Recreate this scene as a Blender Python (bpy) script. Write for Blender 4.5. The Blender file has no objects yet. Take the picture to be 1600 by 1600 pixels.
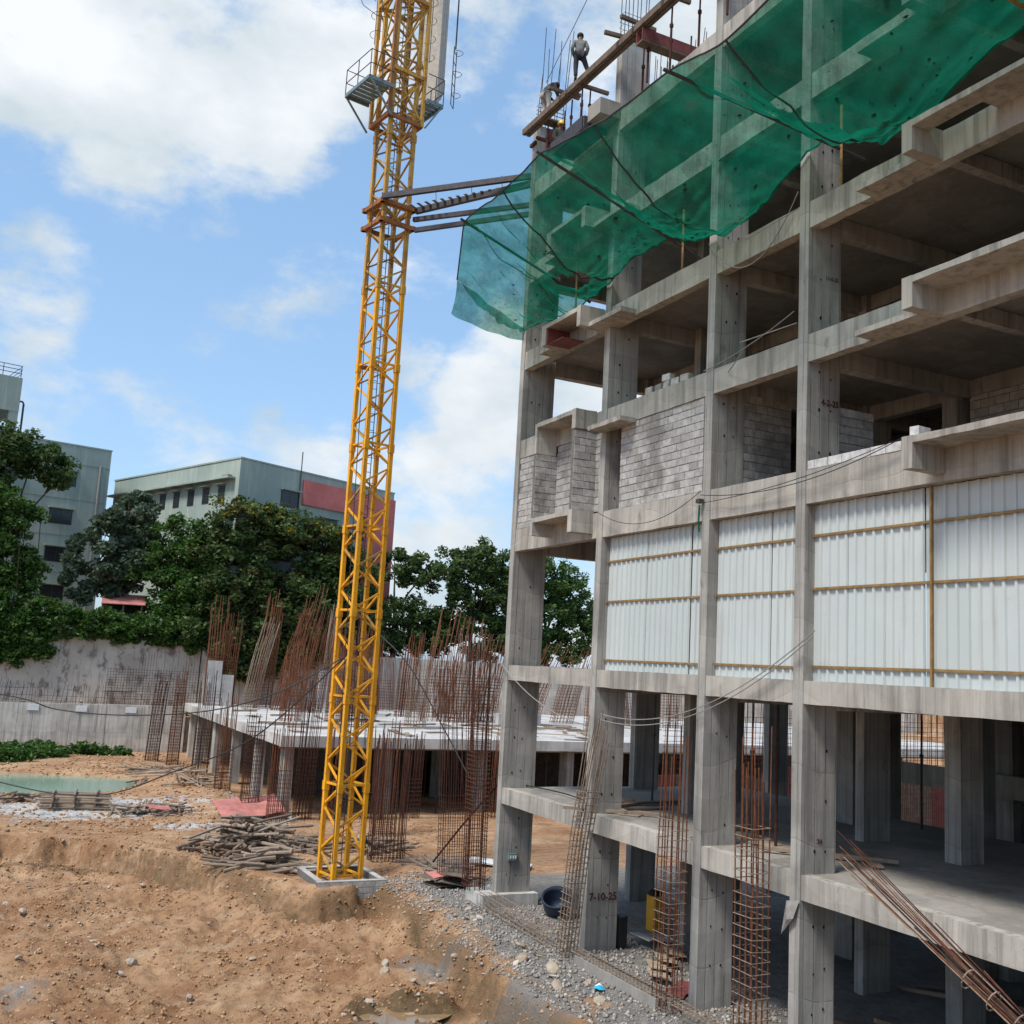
import bpy, math, random
import numpy as np
from mathutils import Vector, Matrix, noise as mnoise

scene = bpy.context.scene
COL = scene.collection
R = math.radians

# ------------------------------------------------------------------ camera
cam_data = bpy.data.cameras.new('camera')
cam_data.sensor_width = 36.0
cam_data.lens = 36.0 * 1638.371 / 1600.0
cam_data.clip_start = 0.1
cam_data.clip_end = 5000
cam = bpy.data.objects.new('camera', cam_data)
COL.objects.link(cam)
cr = Vector((0.89435316, -0.44404657, 0.05436052))
cu = Vector((-0.11298283, -0.10662395, 0.98785941))
cf = Vector((0.43285945, 0.88963699, 0.14552911))
mw = Matrix.Identity(4)
for i in range(3):
    mw[i][0], mw[i][1], mw[i][2] = cr[i], cu[i], -cf[i]
mw[0][3], mw[1][3], mw[2][3] = 0.0, 0.0, 8.0
cam.matrix_world = mw
scene.camera = cam

# ------------------------------------------------------------------ world, sun, exposure
SUN_EL, SUN_AZ = R(57), R(-108)          # azimuth from +Y, clockwise
world = bpy.data.worlds.new('World')
scene.world = world
world.use_nodes = True
wn, wl = world.node_tree.nodes, world.node_tree.links
wn.clear()
w_out = wn.new('ShaderNodeOutputWorld')
w_bg = wn.new('ShaderNodeBackground')
w_bg.inputs['Strength'].default_value = 0.15
w_sky = wn.new('ShaderNodeTexSky')
w_sky.sky_type = 'NISHITA'
w_sky.sun_disc = False
w_sky.sun_elevation = SUN_EL
w_sky.sun_rotation = SUN_AZ
w_sky.air_density = 1.0
w_sky.dust_density = 1.5
w_sky.ozone_density = 1.6
w_co = wn.new('ShaderNodeTexCoord')


def wmath(op, a, b=None, c=None, clamp=False):
    n = wn.new('ShaderNodeMath'); n.operation = op; n.use_clamp = clamp
    for k, v in enumerate((a, b, c)):
        if v is None:
            continue
        if isinstance(v, (int, float)):
            n.inputs[k].default_value = v
        else:
            wl.new(v, n.inputs[k])
    return n.outputs[0]


w_map = wn.new('ShaderNodeMapping')
w_map.inputs['Scale'].default_value = (1.0, 1.0, 1.7)
wl.new(w_co.outputs['Generated'], w_map.inputs['Vector'])


def wnoise(scale, detail, rough, off):
    m = wn.new('ShaderNodeMapping')
    m.inputs['Location'].default_value = off
    wl.new(w_map.outputs[0], m.inputs['Vector'])
    n = wn.new('ShaderNodeTexNoise')
    n.inputs['Scale'].default_value = scale
    n.inputs['Detail'].default_value = detail
    n.inputs['Roughness'].default_value = rough
    wl.new(m.outputs[0], n.inputs['Vector'])
    return n.outputs['Fac']


n_edge = wnoise(6.0, 10, 0.62, (3.1, 0.4, 1.7))
n_big = wnoise(1.7, 4, 0.5, (7.7, 2.2, 0.3))
n_tone = wnoise(4.2, 6, 0.55, (0.9, 5.1, 2.4))


def sky_dir(px, py):
    v = cf + cr * ((px - 800) / 1638.371) - cu * ((py - 800) / 1638.371)
    v.normalize(); return v


# cloud banks of this sky: (direction, angular radius in px of the photo scale, weight)
BANKS = [((40, 20), 250, .52), ((300, 90), 270, .50), ((200, 215), 150, .40), ((470, 20), 230, .44), ((420, 160), 130, .36), ((700, 0), 170, .30), ((960, 10), 150, .45),
         ((830, 160), 70, .30), ((45, 420), 120, .36), ((60, 495), 80, .25), ((340, 345), 60, .28),
         ((770, 650), 150, .50), ((700, 730), 130, .38), ((800, 530), 90, .40), ((470, 690), 130, .34), ((650, 560), 70, .28),
         ((660, 850), 230, .36), ((300, 700), 110, .18), ((900, 620), 180, .5), ((1150, 60), 250, .45), ((1350, -60), 250, .45)]
acc = None
for (px, py), rad, wgt in BANKS:
    d = wn.new('ShaderNodeVectorMath'); d.operation = 'DOT_PRODUCT'
    wl.new(w_co.outputs['Generated'], d.inputs[0]); d.inputs[1].default_value = sky_dir(px, py)
    mr = wn.new('ShaderNodeMapRange'); mr.interpolation_type = 'SMOOTHSTEP'
    mr.inputs['From Min'].default_value = math.cos(rad / 1638.371)
    mr.inputs['From Max'].default_value = 1.0
    mr.inputs['To Min'].default_value = 0.0
    mr.inputs['To Max'].default_value = wgt
    wl.new(d.outputs['Value'], mr.inputs['Value'])
    acc = mr.outputs[0] if acc is None else wmath('MAXIMUM', acc, mr.outputs[0])
big = wmath('MULTIPLY', wmath('SUBTRACT', n_big, 0.47, clamp=True), 2.2)
dens = wmath('ADD', wmath('MAXIMUM', acc, wmath('MULTIPLY', big, 0.55)), wmath('MULTIPLY', wmath('SUBTRACT', n_edge, 0.5), 1.9))
cl = wn.new('ShaderNodeMapRange'); cl.interpolation_type = 'SMOOTHSTEP'
cl.inputs['From Min'].default_value = 0.10
cl.inputs['From Max'].default_value = 0.52
wl.new(dens, cl.inputs['Value'])
tone = wn.new('ShaderNodeMapRange')
tone.inputs['From Min'].default_value = 0.35
tone.inputs['From Max'].default_value = 0.62
tone.inputs['To Min'].default_value = 0.0
tone.inputs['To Max'].default_value = 1.0
wl.new(n_tone, tone.inputs['Value'])
ccol = wn.new('ShaderNodeMix'); ccol.data_type = 'RGBA'
ccol.inputs['A'].default_value = (2.35, 2.8, 3.1, 1)
ccol.inputs['B'].default_value = (4.0, 4.15, 4.3, 1)
wl.new(tone.outputs[0], ccol.inputs['Factor'])
# pale hazy blue of the humid clear air: the physical sky lifted a little with milky light
milk = wn.new('ShaderNodeMix'); milk.data_type = 'RGBA'
milk.inputs['Factor'].default_value = 0.5
milk.inputs['B'].default_value = (1.30, 2.35, 3.7, 1)
wl.new(w_sky.outputs[0], milk.inputs['A'])
wmix = wn.new('ShaderNodeMix'); wmix.data_type = 'RGBA'
wl.new(cl.outputs[0], wmix.inputs['Factor'])
wl.new(milk.outputs['Result'], wmix.inputs['A'])
wl.new(ccol.outputs['Result'], wmix.inputs['B'])
wl.new(wmix.outputs['Result'], w_bg.inputs['Color'])
wl.new(w_bg.outputs[0], w_out.inputs[0])

sun_d = bpy.data.lights.new('sun', 'SUN')
sun_d.energy = 2.6
sun_d.angle = R(15)
sun_d.color = (1.0, 0.95, 0.87)
sun = bpy.data.objects.new('sun', sun_d)
COL.objects.link(sun)
sdir = Vector((math.sin(SUN_AZ) * math.cos(SUN_EL), math.cos(SUN_AZ) * math.cos(SUN_EL), math.sin(SUN_EL)))
sun.rotation_euler = sdir.to_track_quat('Z', 'Y').to_euler()
sun.location = (-20, 10, 60)

scene.view_settings.view_transform = 'Standard'
scene.view_settings.look = 'None'
scene.view_settings.gamma = 1.0
scene.view_settings.use_curve_mapping = False
scene.view_settings.exposure = 0.66
scene.cycles.max_bounces = 4
scene.cycles.diffuse_bounces = 2
scene.cycles.glossy_bounces = 2
scene.cycles.transparent_max_bounces = 10

random.seed(7)
rng = np.random.default_rng(7)


# ------------------------------------------------------------------ material helper
class NT:
    def __init__(self, name):
        self.m = bpy.data.materials.new(name); self.m.use_nodes = True
        self.n = self.m.node_tree.nodes; self.l = self.m.node_tree.links
        self.b = self.n['Principled BSDF']; self.out = self.n['Material Output']
        self.geo = self.n.new('ShaderNodeNewGeometry')

    def link(self, a, b): self.l.new(a, b)

    def pos(self, scale=(1, 1, 1), obj=False):
        m = self.n.new('ShaderNodeMapping'); m.inputs['Scale'].default_value = scale
        if obj:
            t = self.n.new('ShaderNodeTexCoord'); self.link(t.outputs['Object'], m.inputs['Vector'])
        else:
            self.link(self.geo.outputs['Position'], m.inputs['Vector'])
        return m.outputs[0]

    def noise(self, scale, detail=4, rough=.55, vscale=(1, 1, 1), obj=False):
        n = self.n.new('ShaderNodeTexNoise')
        n.inputs['Scale'].default_value = scale; n.inputs['Detail'].default_value = detail
        n.inputs['Roughness'].default_value = rough
        self.link(self.pos(vscale, obj), n.inputs['Vector']); return n.outputs['Fac']

    def ramp(self, fac, a, b, lo=0.0, hi=1.0):
        r = self.n.new('ShaderNodeMapRange')
        r.inputs['From Min'].default_value = a; r.inputs['From Max'].default_value = b
        r.inputs['To Min'].default_value = lo; r.inputs['To Max'].default_value = hi
        self.link(fac, r.inputs['Value']); return r.outputs[0]

    def mix(self, fac, a, b, mode='MIX'):
        m = self.n.new('ShaderNodeMix'); m.data_type = 'RGBA'; m.blend_type = mode
        for s, v in (('Factor', fac), ('A', a), ('B', b)):
            if isinstance(v, (int, float)): m.inputs[s].default_value = v
            elif isinstance(v, tuple): m.inputs[s].default_value = (*v, 1) if len(v) == 3 else v
            else: self.link(v, m.inputs[s])
        return m.outputs['Result']

    def math(self, op, a, b=None):
        m = self.n.new('ShaderNodeMath'); m.operation = op
        for k, v in enumerate((a, b)):
            if v is None: continue
            if isinstance(v, (int, float)): m.inputs[k].default_value = v
            else: self.link(v, m.inputs[k])
        return m.outputs[0]

    def bump(self, h, strength=.4, dist=.02):
        b = self.n.new('ShaderNodeBump'); b.inputs['Strength'].default_value = strength
        b.inputs['Distance'].default_value = dist
        self.link(h, b.inputs['Height']); self.link(b.outputs[0], self.b.inputs['Normal'])

    def done(self, col, rough=.9, metal=0, spec=.3):
        if isinstance(col, tuple): self.b.inputs['Base Color'].default_value = (*col, 1)
        else: self.link(col, self.b.inputs['Base Color'])
        if isinstance(rough, (int, float)): self.b.inputs['Roughness'].default_value = rough
        else: self.link(rough, self.b.inputs['Roughness'])
        self.b.inputs['Metallic'].default_value = metal
        self.b.inputs['Specular IOR Level'].default_value = spec
        return self.m


def concrete(name, base, dark, boards=0.0, streak=.5, grime=.35):
    t = NT(name)
    big = t.noise(.55, 5, .6)
    fine = t.noise(9, 6, .65)
    st = t.noise(1.0, 5, .6, (5.5, 5.5, .28))
    stain = t.noise(1.3, 4, .7, (1.6, 1.6, .8))
    c = t.mix(t.ramp(big, .35, .68), dark, base)
    c = t.mix(t.ramp(st, .50, .66, 0, streak), c, tuple(.52 * v for v in dark))
    c = t.mix(t.ramp(st, .44, .30, 0, .45), c, tuple(min(1, 1.35 * v) for v in base))
    c = t.mix(t.ramp(stain, .60, .70, 0, grime), c, tuple(.50 * v for v in dark))
    c = t.mix(t.ramp(fine, .3, .7, 0, .30), c, tuple(.62 * v for v in base))
    pit_ = t.noise(26, 3, .6)
    c = t.mix(t.ramp(pit_, .66, .74, 0, .5), c, tuple(.3 * v for v in dark))
    pat = t.noise(.38, 2, .4, (1.7, 1.7, 1.1))
    c = t.mix(t.ramp(pat, .56, .60, 0, .28), c, tuple(1.3 * v for v in base))
    h = t.math('ADD', t.math('MULTIPLY', fine, .5), t.math('MULTIPLY', st, .6))
    if boards:
        s = t.n.new('ShaderNodeSeparateXYZ'); t.link(t.geo.outputs['Position'], s.inputs[0])
        w = t.math('ADD', s.outputs[0], s.outputs[1])
        w = t.math('ADD', w, t.math('MULTIPLY', t.noise(.6, 1, .4, (1, 1, .05)), .25))
        f = t.math('FRACT', t.math('MULTIPLY', w, 3.4))
        ln = t.ramp(t.math('ABSOLUTE', t.math('SUBTRACT', f, .5)), .0, .07, 1, 0)
        brk = t.ramp(t.noise(1.2, 3, .5, (2, 2, .5)), .38, .56, .15, 1)
        ln = t.math('MULTIPLY', ln, brk)
        jz = t.math('FRACT', t.math('ADD', t.math('MULTIPLY', s.outputs[2], .66), t.math('MULTIPLY', t.noise(.5, 1, .4, (1, 1, .0)), 1.0)))
        pour = t.ramp(t.math('ABSOLUTE', t.math('SUBTRACT', jz, .5)), .0, .014, .55, 0)
        ln = t.math('MAXIMUM', ln, t.math('MULTIPLY', pour, brk))
        tone_ = t.ramp(jz, .499, .501, 0, 1)
        c = t.mix(t.math('MULTIPLY', tone_, .16), c, tuple(.6 * v for v in dark))
        c = t.mix(t.math('MULTIPLY', ln, boards), c, tuple(.33 * v for v in dark))
        h = t.math('SUBTRACT', h, t.math('MULTIPLY', ln, .6))
    t.bump(h, .5, .02)
    return t.done(c, .92, 0, .2)


def plain(name, col, rough=.7, metal=0, spec=.3, var=.25, scale=6, obj=False, col2=None):
    t = NT(name)
    n = t.noise(scale, 5, .6, obj=obj)
    c2 = col2 or tuple(v * (1 - var) for v in col)
    c = t.mix(t.ramp(n, .36, .64), c2, col)
    t.bump(n, .15, .01)
    return t.done(c, rough, metal, spec)


def island(name, cols, rough=.8, transl=0.0, spec=.3):
    t = NT(name)
    rp = t.geo.outputs['Random Per Island']
    cr_ = t.n.new('ShaderNodeValToRGB'); t.link(rp, cr_.inputs[0])
    e = cr_.color_ramp.elements
    while len(e) < len(cols): e.new(.5)
    for k, c in enumerate(cols):
        e[k].position = k / max(1, len(cols) - 1); e[k].color = (*c, 1)
    m = t.done(cr_.outputs[0], rough, 0, spec)
    if transl:
        tr = t.n.new('ShaderNodeBsdfTranslucent'); t.link(cr_.outputs[0], tr.inputs[0])
        ms = t.n.new('ShaderNodeMixShader'); ms.inputs[0].default_value = transl
        t.link(t.b.outputs[0], ms.inputs[1]); t.link(tr.outputs[0], ms.inputs[2])
        t.link(ms.outputs[0], t.out.inputs[0])
    return m


def per_object(name, cols, rough=.85, grain=0.0):
    t = NT(name)
    oi = t.n.new('ShaderNodeObjectInfo')
    cr_ = t.n.new('ShaderNodeValToRGB'); t.link(oi.outputs['Random'], cr_.inputs[0])
    e = cr_.color_ramp.elements
    while len(e) < len(cols): e.new(.5)
    for k, c in enumerate(cols):
        e[k].position = k / max(1, len(cols) - 1); e[k].color = (*c, 1)
    n = t.noise(7, 6, .65)
    c = t.mix(t.ramp(n, .38, .68, 0, .45), cr_.outputs[0], (.09, .08, .07))
    c = t.mix(t.ramp(t.noise(.75, 4, .6), .54, .66, 0, grain), c, (.135, .125, .11))
    t.bump(n, .4, .015)
    return t.done(c, rough, 0, .2)


M = {}
M['concrete'] = concrete('concrete', (.395, .38, .35), (.255, .245, .225), boards=.65, streak=.6, grime=.6)
M['concrete_beam'] = concrete('concrete_beam', (.445, .418, .37), (.30, .282, .25), boards=.12, streak=.75, grime=.65)
M['concrete_slab'] = concrete('concrete_slab', (.31, .29, .26), (.20, .185, .165), boards=0, streak=.15)
M['concrete_pale'] = concrete('concrete_pale', (.56, .54, .51), (.36, .345, .325), boards=.2, streak=.35, grime=.6)
M['concrete_wall'] = concrete('concrete_wall', (.62, .58, .51), (.45, .415, .36), boards=.8, streak=.8)
M['block'] = per_object('block', [(.34, .33, .31), (.46, .45, .43), (.40, .385, .36), (.50, .49, .47), (.30, .29, .28)], grain=.65)
M['block_fresh'] = per_object('block_fresh', [(.58, .57, .56), (.66, .65, .63), (.54, .53, .52)])
M['mortar'] = plain('mortar', (.17, .165, .155), .95, var=.3)
t = NT('sheet')
oi = t.n.new('ShaderNodeObjectInfo')
a = t.noise(.9, 4, .6); b = t.noise(1.0, 6, .65, (7, 7, .35)); g_ = t.noise(4, 6, .7)
c = t.mix(oi.outputs['Random'], (.43, .475, .465), (.50, .54, .53))
c = t.mix(t.ramp(a, .4, .65, 0, .25), c, (.40, .43, .42))
c = t.mix(t.ramp(b, .57, .70, 0, .5), c, (.33, .31, .27))
c = t.mix(t.ramp(g_, .66, .78, 0, .5), c, (.30, .25, .20))
t.bump(t.noise(1.5, 3, .5), .25, .03)
M['sheet'] = t.done(c, .5, 0, .35)
M['rail'] = plain('rail', (.33, .20, .075), .55, .3, .4, var=.35)
M['rust'] = plain('rust', (.185, .072, .038), .85, .2, .2, var=.45, scale=9)
M['rust_bright'] = plain('rust_bright', (.21, .085, .045), .85, .1, .2, var=.4, scale=5)
M['rust_dark'] = plain('rust_dark', (.085, .035, .025), .85, .2, .2, var=.4, scale=7)
M['rebar_pale'] = plain('rebar_pale', (.33, .25, .19), .8, .2, .2, var=.45, scale=8)
M['dark_steel'] = plain('dark_steel', (.075, .07, .075), .6, .4, .4, var=.35)
M['black'] = plain('black', (.015, .015, .017), .6, 0, .4, var=.2)
M['cable'] = plain('cable', (.03, .028, .028), .6, 0, .3, var=.3)
M['wire_pale'] = plain('wire_pale', (.30, .29, .27), .6, 0, .3, var=.3)
def worn_paint(name, col, col2, rust_, amt):
    t = NT(name)
    a = t.noise(1.1, 5, .6); b = t.noise(7, 7, .7); s_ = t.noise(1.0, 5, .65, (9, 9, .7))
    c = t.mix(t.ramp(a, .35, .65), col2, col)
    c = t.mix(t.ramp(s_, .54, .70, 0, .6), c, tuple(.55 * v for v in col2))
    c = t.mix(t.ramp(b, .60 - .1 * amt, .66 - .08 * amt, 0, .85), c, rust_)
    t.bump(b, .3, .01)
    return t.done(c, t.ramp(b, .4, .7, .42, .85), 0, .4)


M['crane'] = worn_paint('crane', (.82, .39, .012), (.62, .28, .015), (.20, .09, .035), .1)
M['crane_old'] = worn_paint('crane_old', (.58, .34, .05), (.36, .19, .04), (.19, .085, .04), .6)
M['crane_rust'] = plain('crane_rust', (.34, .14, .05), .75, 0, .25, var=.35, scale=4)
M['blue_steel'] = plain('blue_steel', (.17, .25, .28), .6, .2, .4, var=.3)
M['ballast'] = plain('ballast', (.50, .46, .40), .85, 0, .2, var=.2)
M['timber'] = per_object('timber', [(.20, .145, .105), (.32, .25, .19), (.13, .09, .065), (.40, .325, .25), (.24, .17, .125)])
M['plank'] = plain('plank', (.17, .13, .10), .85, 0, .2, var=.4, scale=4)
M['ply'] = plain('ply', (.42, .34, .25), .8, 0, .2, var=.25, scale=2)
M['red_form'] = plain('red_form', (.20, .06, .055), .75, 0, .25, var=.4, scale=3)
M['pink_sheet'] = plain('pink_sheet', (.52, .20, .17), .7, 0, .3, var=.35, scale=2)
M['drum'] = plain('drum', (.03, .045, .075), .5, 0, .4, var=.3)
M['yellow'] = plain('yellow', (.70, .35, .02), .5, 0, .4, var=.2)
M['white'] = plain('white', (.75, .75, .73), .7, 0, .3, var=.12)
M['paint_red'] = plain('paint_red', (.10, .03, .025), .8, 0, .2, var=.3, scale=30)
M['paint_dark'] = plain('paint_dark', (.05, .045, .04), .8, 0, .2, var=.3, scale=30)
M['paint_faint'] = plain('paint_faint', (.13, .12, .105), .8, 0, .2, var=.3, scale=30)
M['hole'] = plain('hole', (.02, .018, .016), .95, 0, .1, var=.2)
M['bright_blue'] = plain('bright_blue', (.02, .40, .62), .5, 0, .4, var=.15)
M['stone'] = per_object('stone', [(.42, .35, .27), (.34, .26, .19), (.52, .46, .39), (.32, .23, .15)])
M['clod'] = per_object('clod', [(.40, .235, .12), (.33, .19, .095), (.46, .29, .165)])


# ------------------------------------------------------------------ mesh helpers
class MB:
    def __init__(self): self.v, self.f = [], []

    def box(self, x0, x1, y0, y1, z0, z1):
        b = len(self.v)
        self.v += [(x0, y0, z0), (x1, y0, z0), (x1, y1, z0), (x0, y1, z0), (x0, y0, z1), (x1, y0, z1), (x1, y1, z1), (x0, y1, z1)]
        self.f += [tuple(b + i for i in q) for q in ((0, 3, 2, 1), (4, 5, 6, 7), (0, 1, 5, 4), (1, 2, 6, 5), (2, 3, 7, 6), (3, 0, 4, 7))]
        return self

    def bar(self, p0, p1, w, h, up=(0, 0, 1)):
        p0, p1 = Vector(p0), Vector(p1); d = (p1 - p0).normalized(); u = Vector(up)
        if abs(d.dot(u)) > .97: u = Vector((1, 0, 0))
        s = d.cross(u).normalized(); u = s.cross(d).normalized()
        b = len(self.v)
        for p in (p0, p1):
            for a, c in ((-1, -1), (1, -1), (1, 1), (-1, 1)):
                self.v.append(tuple(p + s * (a * w / 2) + u * (c * h / 2)))
        self.f += [tuple(b + i for i in q) for q in ((0, 1, 2, 3), (7, 6, 5, 4), (0, 4, 5, 1), (1, 5, 6, 2), (2, 6, 7, 3), (3, 7, 4, 0))]
        return self

    def tube(self, pts, r, n=5, closed=False, r1=None, cap=True):
        pts = [Vector(p) for p in pts]; m = len(pts); b = len(self.v)
        for i, p in enumerate(pts):
            if closed: d = pts[(i + 1) % m] - pts[i - 1]
            else: d = pts[min(i + 1, m - 1)] - pts[max(i - 1, 0)]
            d = d.normalized() if d.length > 1e-9 else Vector((0, 0, 1))
            u = Vector((0, 0, 1)) if abs(d.z) < .9 else Vector((1, 0, 0))
            s = d.cross(u).normalized(); u = s.cross(d).normalized()
            rr = r if r1 is None else r + (r1 - r) * i / max(1, m - 1)
            for k in range(n):
                a = 2 * math.pi * k / n
                self.v.append(tuple(p + s * (rr * math.cos(a)) + u * (rr * math.sin(a))))
        for i in range(m if closed else m - 1):
            j = (i + 1) % m
            for k in range(n):
                k2 = (k + 1) % n
                self.f.append((b + i * n + k, b + i * n + k2, b + j * n + k2, b + j * n + k))
        if cap and not closed:
            self.f.append(tuple(b + k for k in range(n))[::-1])
            self.f.append(tuple(b + (m - 1) * n + k for k in range(n)))
        return self

    def lathe(self, prof, c, n=16):
        b = len(self.v); m = len(prof)
        for r, z in prof:
            for k in range(n):
                a = 2 * math.pi * k / n
                self.v.append((c[0] + r * math.cos(a), c[1] + r * math.sin(a), c[2] + z))
        for i in range(m - 1):
            for k in range(n):
                k2 = (k + 1) % n
                self.f.append((b + i * n + k, b + i * n + k2, b + (i + 1) * n + k2, b + (i + 1) * n + k))
        self.f.append(tuple(b + k for k in range(n))[::-1])
        self.f.append(tuple(b + (m - 1) * n + k for k in range(n)))
        return self

    def mesh(self, name):
        me = bpy.data.meshes.new(name); me.from_pydata(self.v, [], self.f); me.update(); return me

    def build(self, name, mat, parent=None, smooth=False, kind=None):
        me = self.mesh(name); me.materials.append(M[mat] if isinstance(mat, str) else mat)
        if smooth: me.polygons.foreach_set('use_smooth', [True] * len(me.polygons))
        o = bpy.data.objects.new(name, me); COL.objects.link(o)
        if parent is not None: adopt(o, parent)
        if kind: o['kind'] = kind
        return o


def np_mesh(name, verts, faces, mat, parent=None, smooth=False, kind=None):
    """verts (n,3), faces (m,4) numpy"""
    me = bpy.data.meshes.new(name)
    n, m, k = len(verts), len(faces), faces.shape[1]
    me.vertices.add(n); me.vertices.foreach_set('co', np.ascontiguousarray(verts, dtype=np.float32).ravel())
    me.loops.add(m * k); me.loops.foreach_set('vertex_index', np.ascontiguousarray(faces, dtype=np.int32).ravel())
    me.polygons.add(m); me.polygons.foreach_set('loop_start', np.arange(0, m * k, k, dtype=np.int32))
    if smooth: me.polygons.foreach_set('use_smooth', np.ones(m, dtype=bool))
    me.update(calc_edges=True); me.validate()
    me.materials.append(M[mat] if isinstance(mat, str) else mat)
    o = bpy.data.objects.new(name, me); COL.objects.link(o)
    if parent is not None: adopt(o, parent)
    if kind: o['kind'] = kind
    return o


def thing(name, label, cat, loc=(0, 0, 0), group=None):
    o = bpy.data.objects.new(name, None); COL.objects.link(o); o.location = loc
    o.empty_display_size = .2
    o['label'] = label; o['category'] = cat
    if group: o['group'] = group
    return o


def tag(o, label, cat, group=None):
    o['label'] = label; o['category'] = cat
    if group: o['group'] = group
    return o


def struct(o):
    o['kind'] = 'structure'; return o


def adopt(o, parent):
    """parent a mesh built in world coordinates to an Empty that stands elsewhere"""
    o.parent = parent
    if parent.type == 'EMPTY':
        o.matrix_parent_inverse = Matrix.Translation(-Vector(parent.location)); return o


def smoothstep(a, b, x):
    t = np.clip((x - a) / (b - a), 0, 1); return t * t * (3 - 2 * t)


def nz(x, y, z=0.0): return mnoise.noise(Vector((x, y, z)))


def catenary(p0, p1, sag, n=14):
    p0, p1 = Vector(p0), Vector(p1)
    return [p0.lerp(p1, i / n) + Vector((0, 0, -sag * 4 * (i / n) * (1 - i / n))) for i in range(n + 1)]

# ================================================================== THE UNFINISHED BUILDING
X0 = 15.37
YS = [31.55, 25.94, 20.90, 17.53, 10.40]
LV = {'A': 4.11, 'B': 8.04, 'C': 12.54, 'D': 15.58, 'E': 18.68, 'F': 21.78, 'G': 24.88}
BD = {'A': .49, 'B': .48, 'C': .74, 'D': .62, 'E': .62, 'F': .62, 'G': .62}
bld = thing('unfinished_building', 'tall bare concrete frame building under construction, with block infill and open floors', 'building', (X0, 20, .4))
Y_END = 4.0
XB = 31.0


def jbox(x0, x1, y0, y1, z0, z1, name, mat, parent, seg=.4, amp=.010):
    """a cast concrete member: a box cut into segments whose edges wander a little"""
    L = [x1 - x0, y1 - y0, z1 - z0]; ax = L.index(max(L))
    n = max(1, int(L[ax] / seg)); mb = MB()
    lo, hi = [x0, y0, z0], [x1, y1, z1]
    oth = [i for i in range(3) if i != ax]
    for i in range(n + 1):
        t = lo[ax] + L[ax] * i / n
        for a, b in ((0, 0), (1, 0), (1, 1), (0, 1)):
            p = [0, 0, 0]; p[ax] = t
            p[oth[0]] = (hi if a else lo)[oth[0]]; p[oth[1]] = (hi if b else lo)[oth[1]]
            if 0 < i < n:
                k = amp * (1 if name != 'slab' else .3)
                p[oth[0]] += random.uniform(-k, k); p[oth[1]] += random.uniform(-k, k)
            mb.v.append(tuple(p))
    for i in range(n):
        b = 4 * i
        for k in range(4):
            k2 = (k + 1) % 4; q = (b + k, b + k2, b + 4 + k2, b + 4 + k)
            mb.f.append(q if ax == 1 else q)
    mb.f.append((3, 2, 1, 0)); e = 4 * n; mb.f.append((e, e + 1, e + 2, e + 3))
    o = mb.build(name, mat, parent)
    return o


# --- columns of the front row, elongated into the building
CD = [1.20, 1.0, .98, .94, .95]
CTOP = [27.05, 27.30, 28.4, 28.4, 28.4]
cols = []
for i, y in enumerate(YS):
    c = jbox(X0, X0 + CD[i], y - .30, y, -.9, CTOP[i], 'column', 'concrete', bld, seg=1.4, amp=.006)
    cols.append(c)
    if i == 4: continue
    lv = [.9, LV['A'], LV['B'], LV['C'], LV['D'], LV['E'], LV['F']]
    for j, z in enumerate(lv):
        hh = 3.0 if j not in (1, 2) else 3.7
        for k in range(3):
            if j == 2 and i: continue
            for dx in (.36, .66):
                if random.random() < .25: continue
                zz = z + .5 + k * hh / 3.6 + random.uniform(-.08, .08)
                h = MB(); n = 7
                xx = X0 + dx + random.uniform(-.02, .02); rr = random.uniform(.016, .028)
                h.v = [(xx + rr * math.cos(a * 2 * math.pi / n), y - .3115, zz + rr * 1.5 * math.sin(a * 2 * math.pi / n)) for a in range(n)]
                h.v += [(vx, y - .29, vz) for vx, vy, vz in h.v]
                h.f = [tuple(range(n))] + [(a, (a + 1) % n, n + (a + 1) % n, n + a)[::-1] for a in range(n)]
                h.build('tie_hole', 'hole', c)

# --- floors, beams
for L, z in LV.items():
    xb = 25.0 if L == 'A' else XB
    jbox(X0 + .30, xb, Y_END, 31.20, z - .16, z - .001, 'floor_slab', 'concrete_slab', bld, seg=4)
    for i in range(4):
        y1, y0 = YS[i] - .30, YS[i + 1]
        jbox(X0 + .025, X0 + .299, y0, y1, z - BD[L], z, 'beam', 'concrete_beam', bld)
    jbox(X0 + .025, X0 + .299, Y_END, YS[4] - .3, z - BD[L], z, 'beam', 'concrete_beam', bld)
    # end beam on the short side and cross beams below the slab
    jbox(X0 + CD[0], xb, 31.215, 31.53, z - BD[L] - .02, z - .004, 'beam', 'concrete_beam', bld, seg=1.5)
    for i in range(1, 5):
        jbox(X0 + CD[i], xb - .4, YS[i] - .285, YS[i] - .02, z - .60, z - .17, 'beam', 'concrete_beam', bld, seg=1.5)
    jbox(20.45, 20.75, Y_END, 31.2, z - .565, z - .165, 'beam', 'concrete_beam', bld, seg=1.5)
    if xb > 26:
        jbox(26.0, 26.3, Y_END, 31.2, z - .57, z - .168, 'beam', 'concrete_beam', bld, seg=2)
# secondary beam in the wide right bay
for L in ('D', 'E', 'F', 'G'):
    z = LV[L]
    jbox(X0 + .30, 20.44, 13.56, 13.80, z - .50, z - .175, 'beam', 'concrete_beam', bld, seg=1.5)
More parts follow.
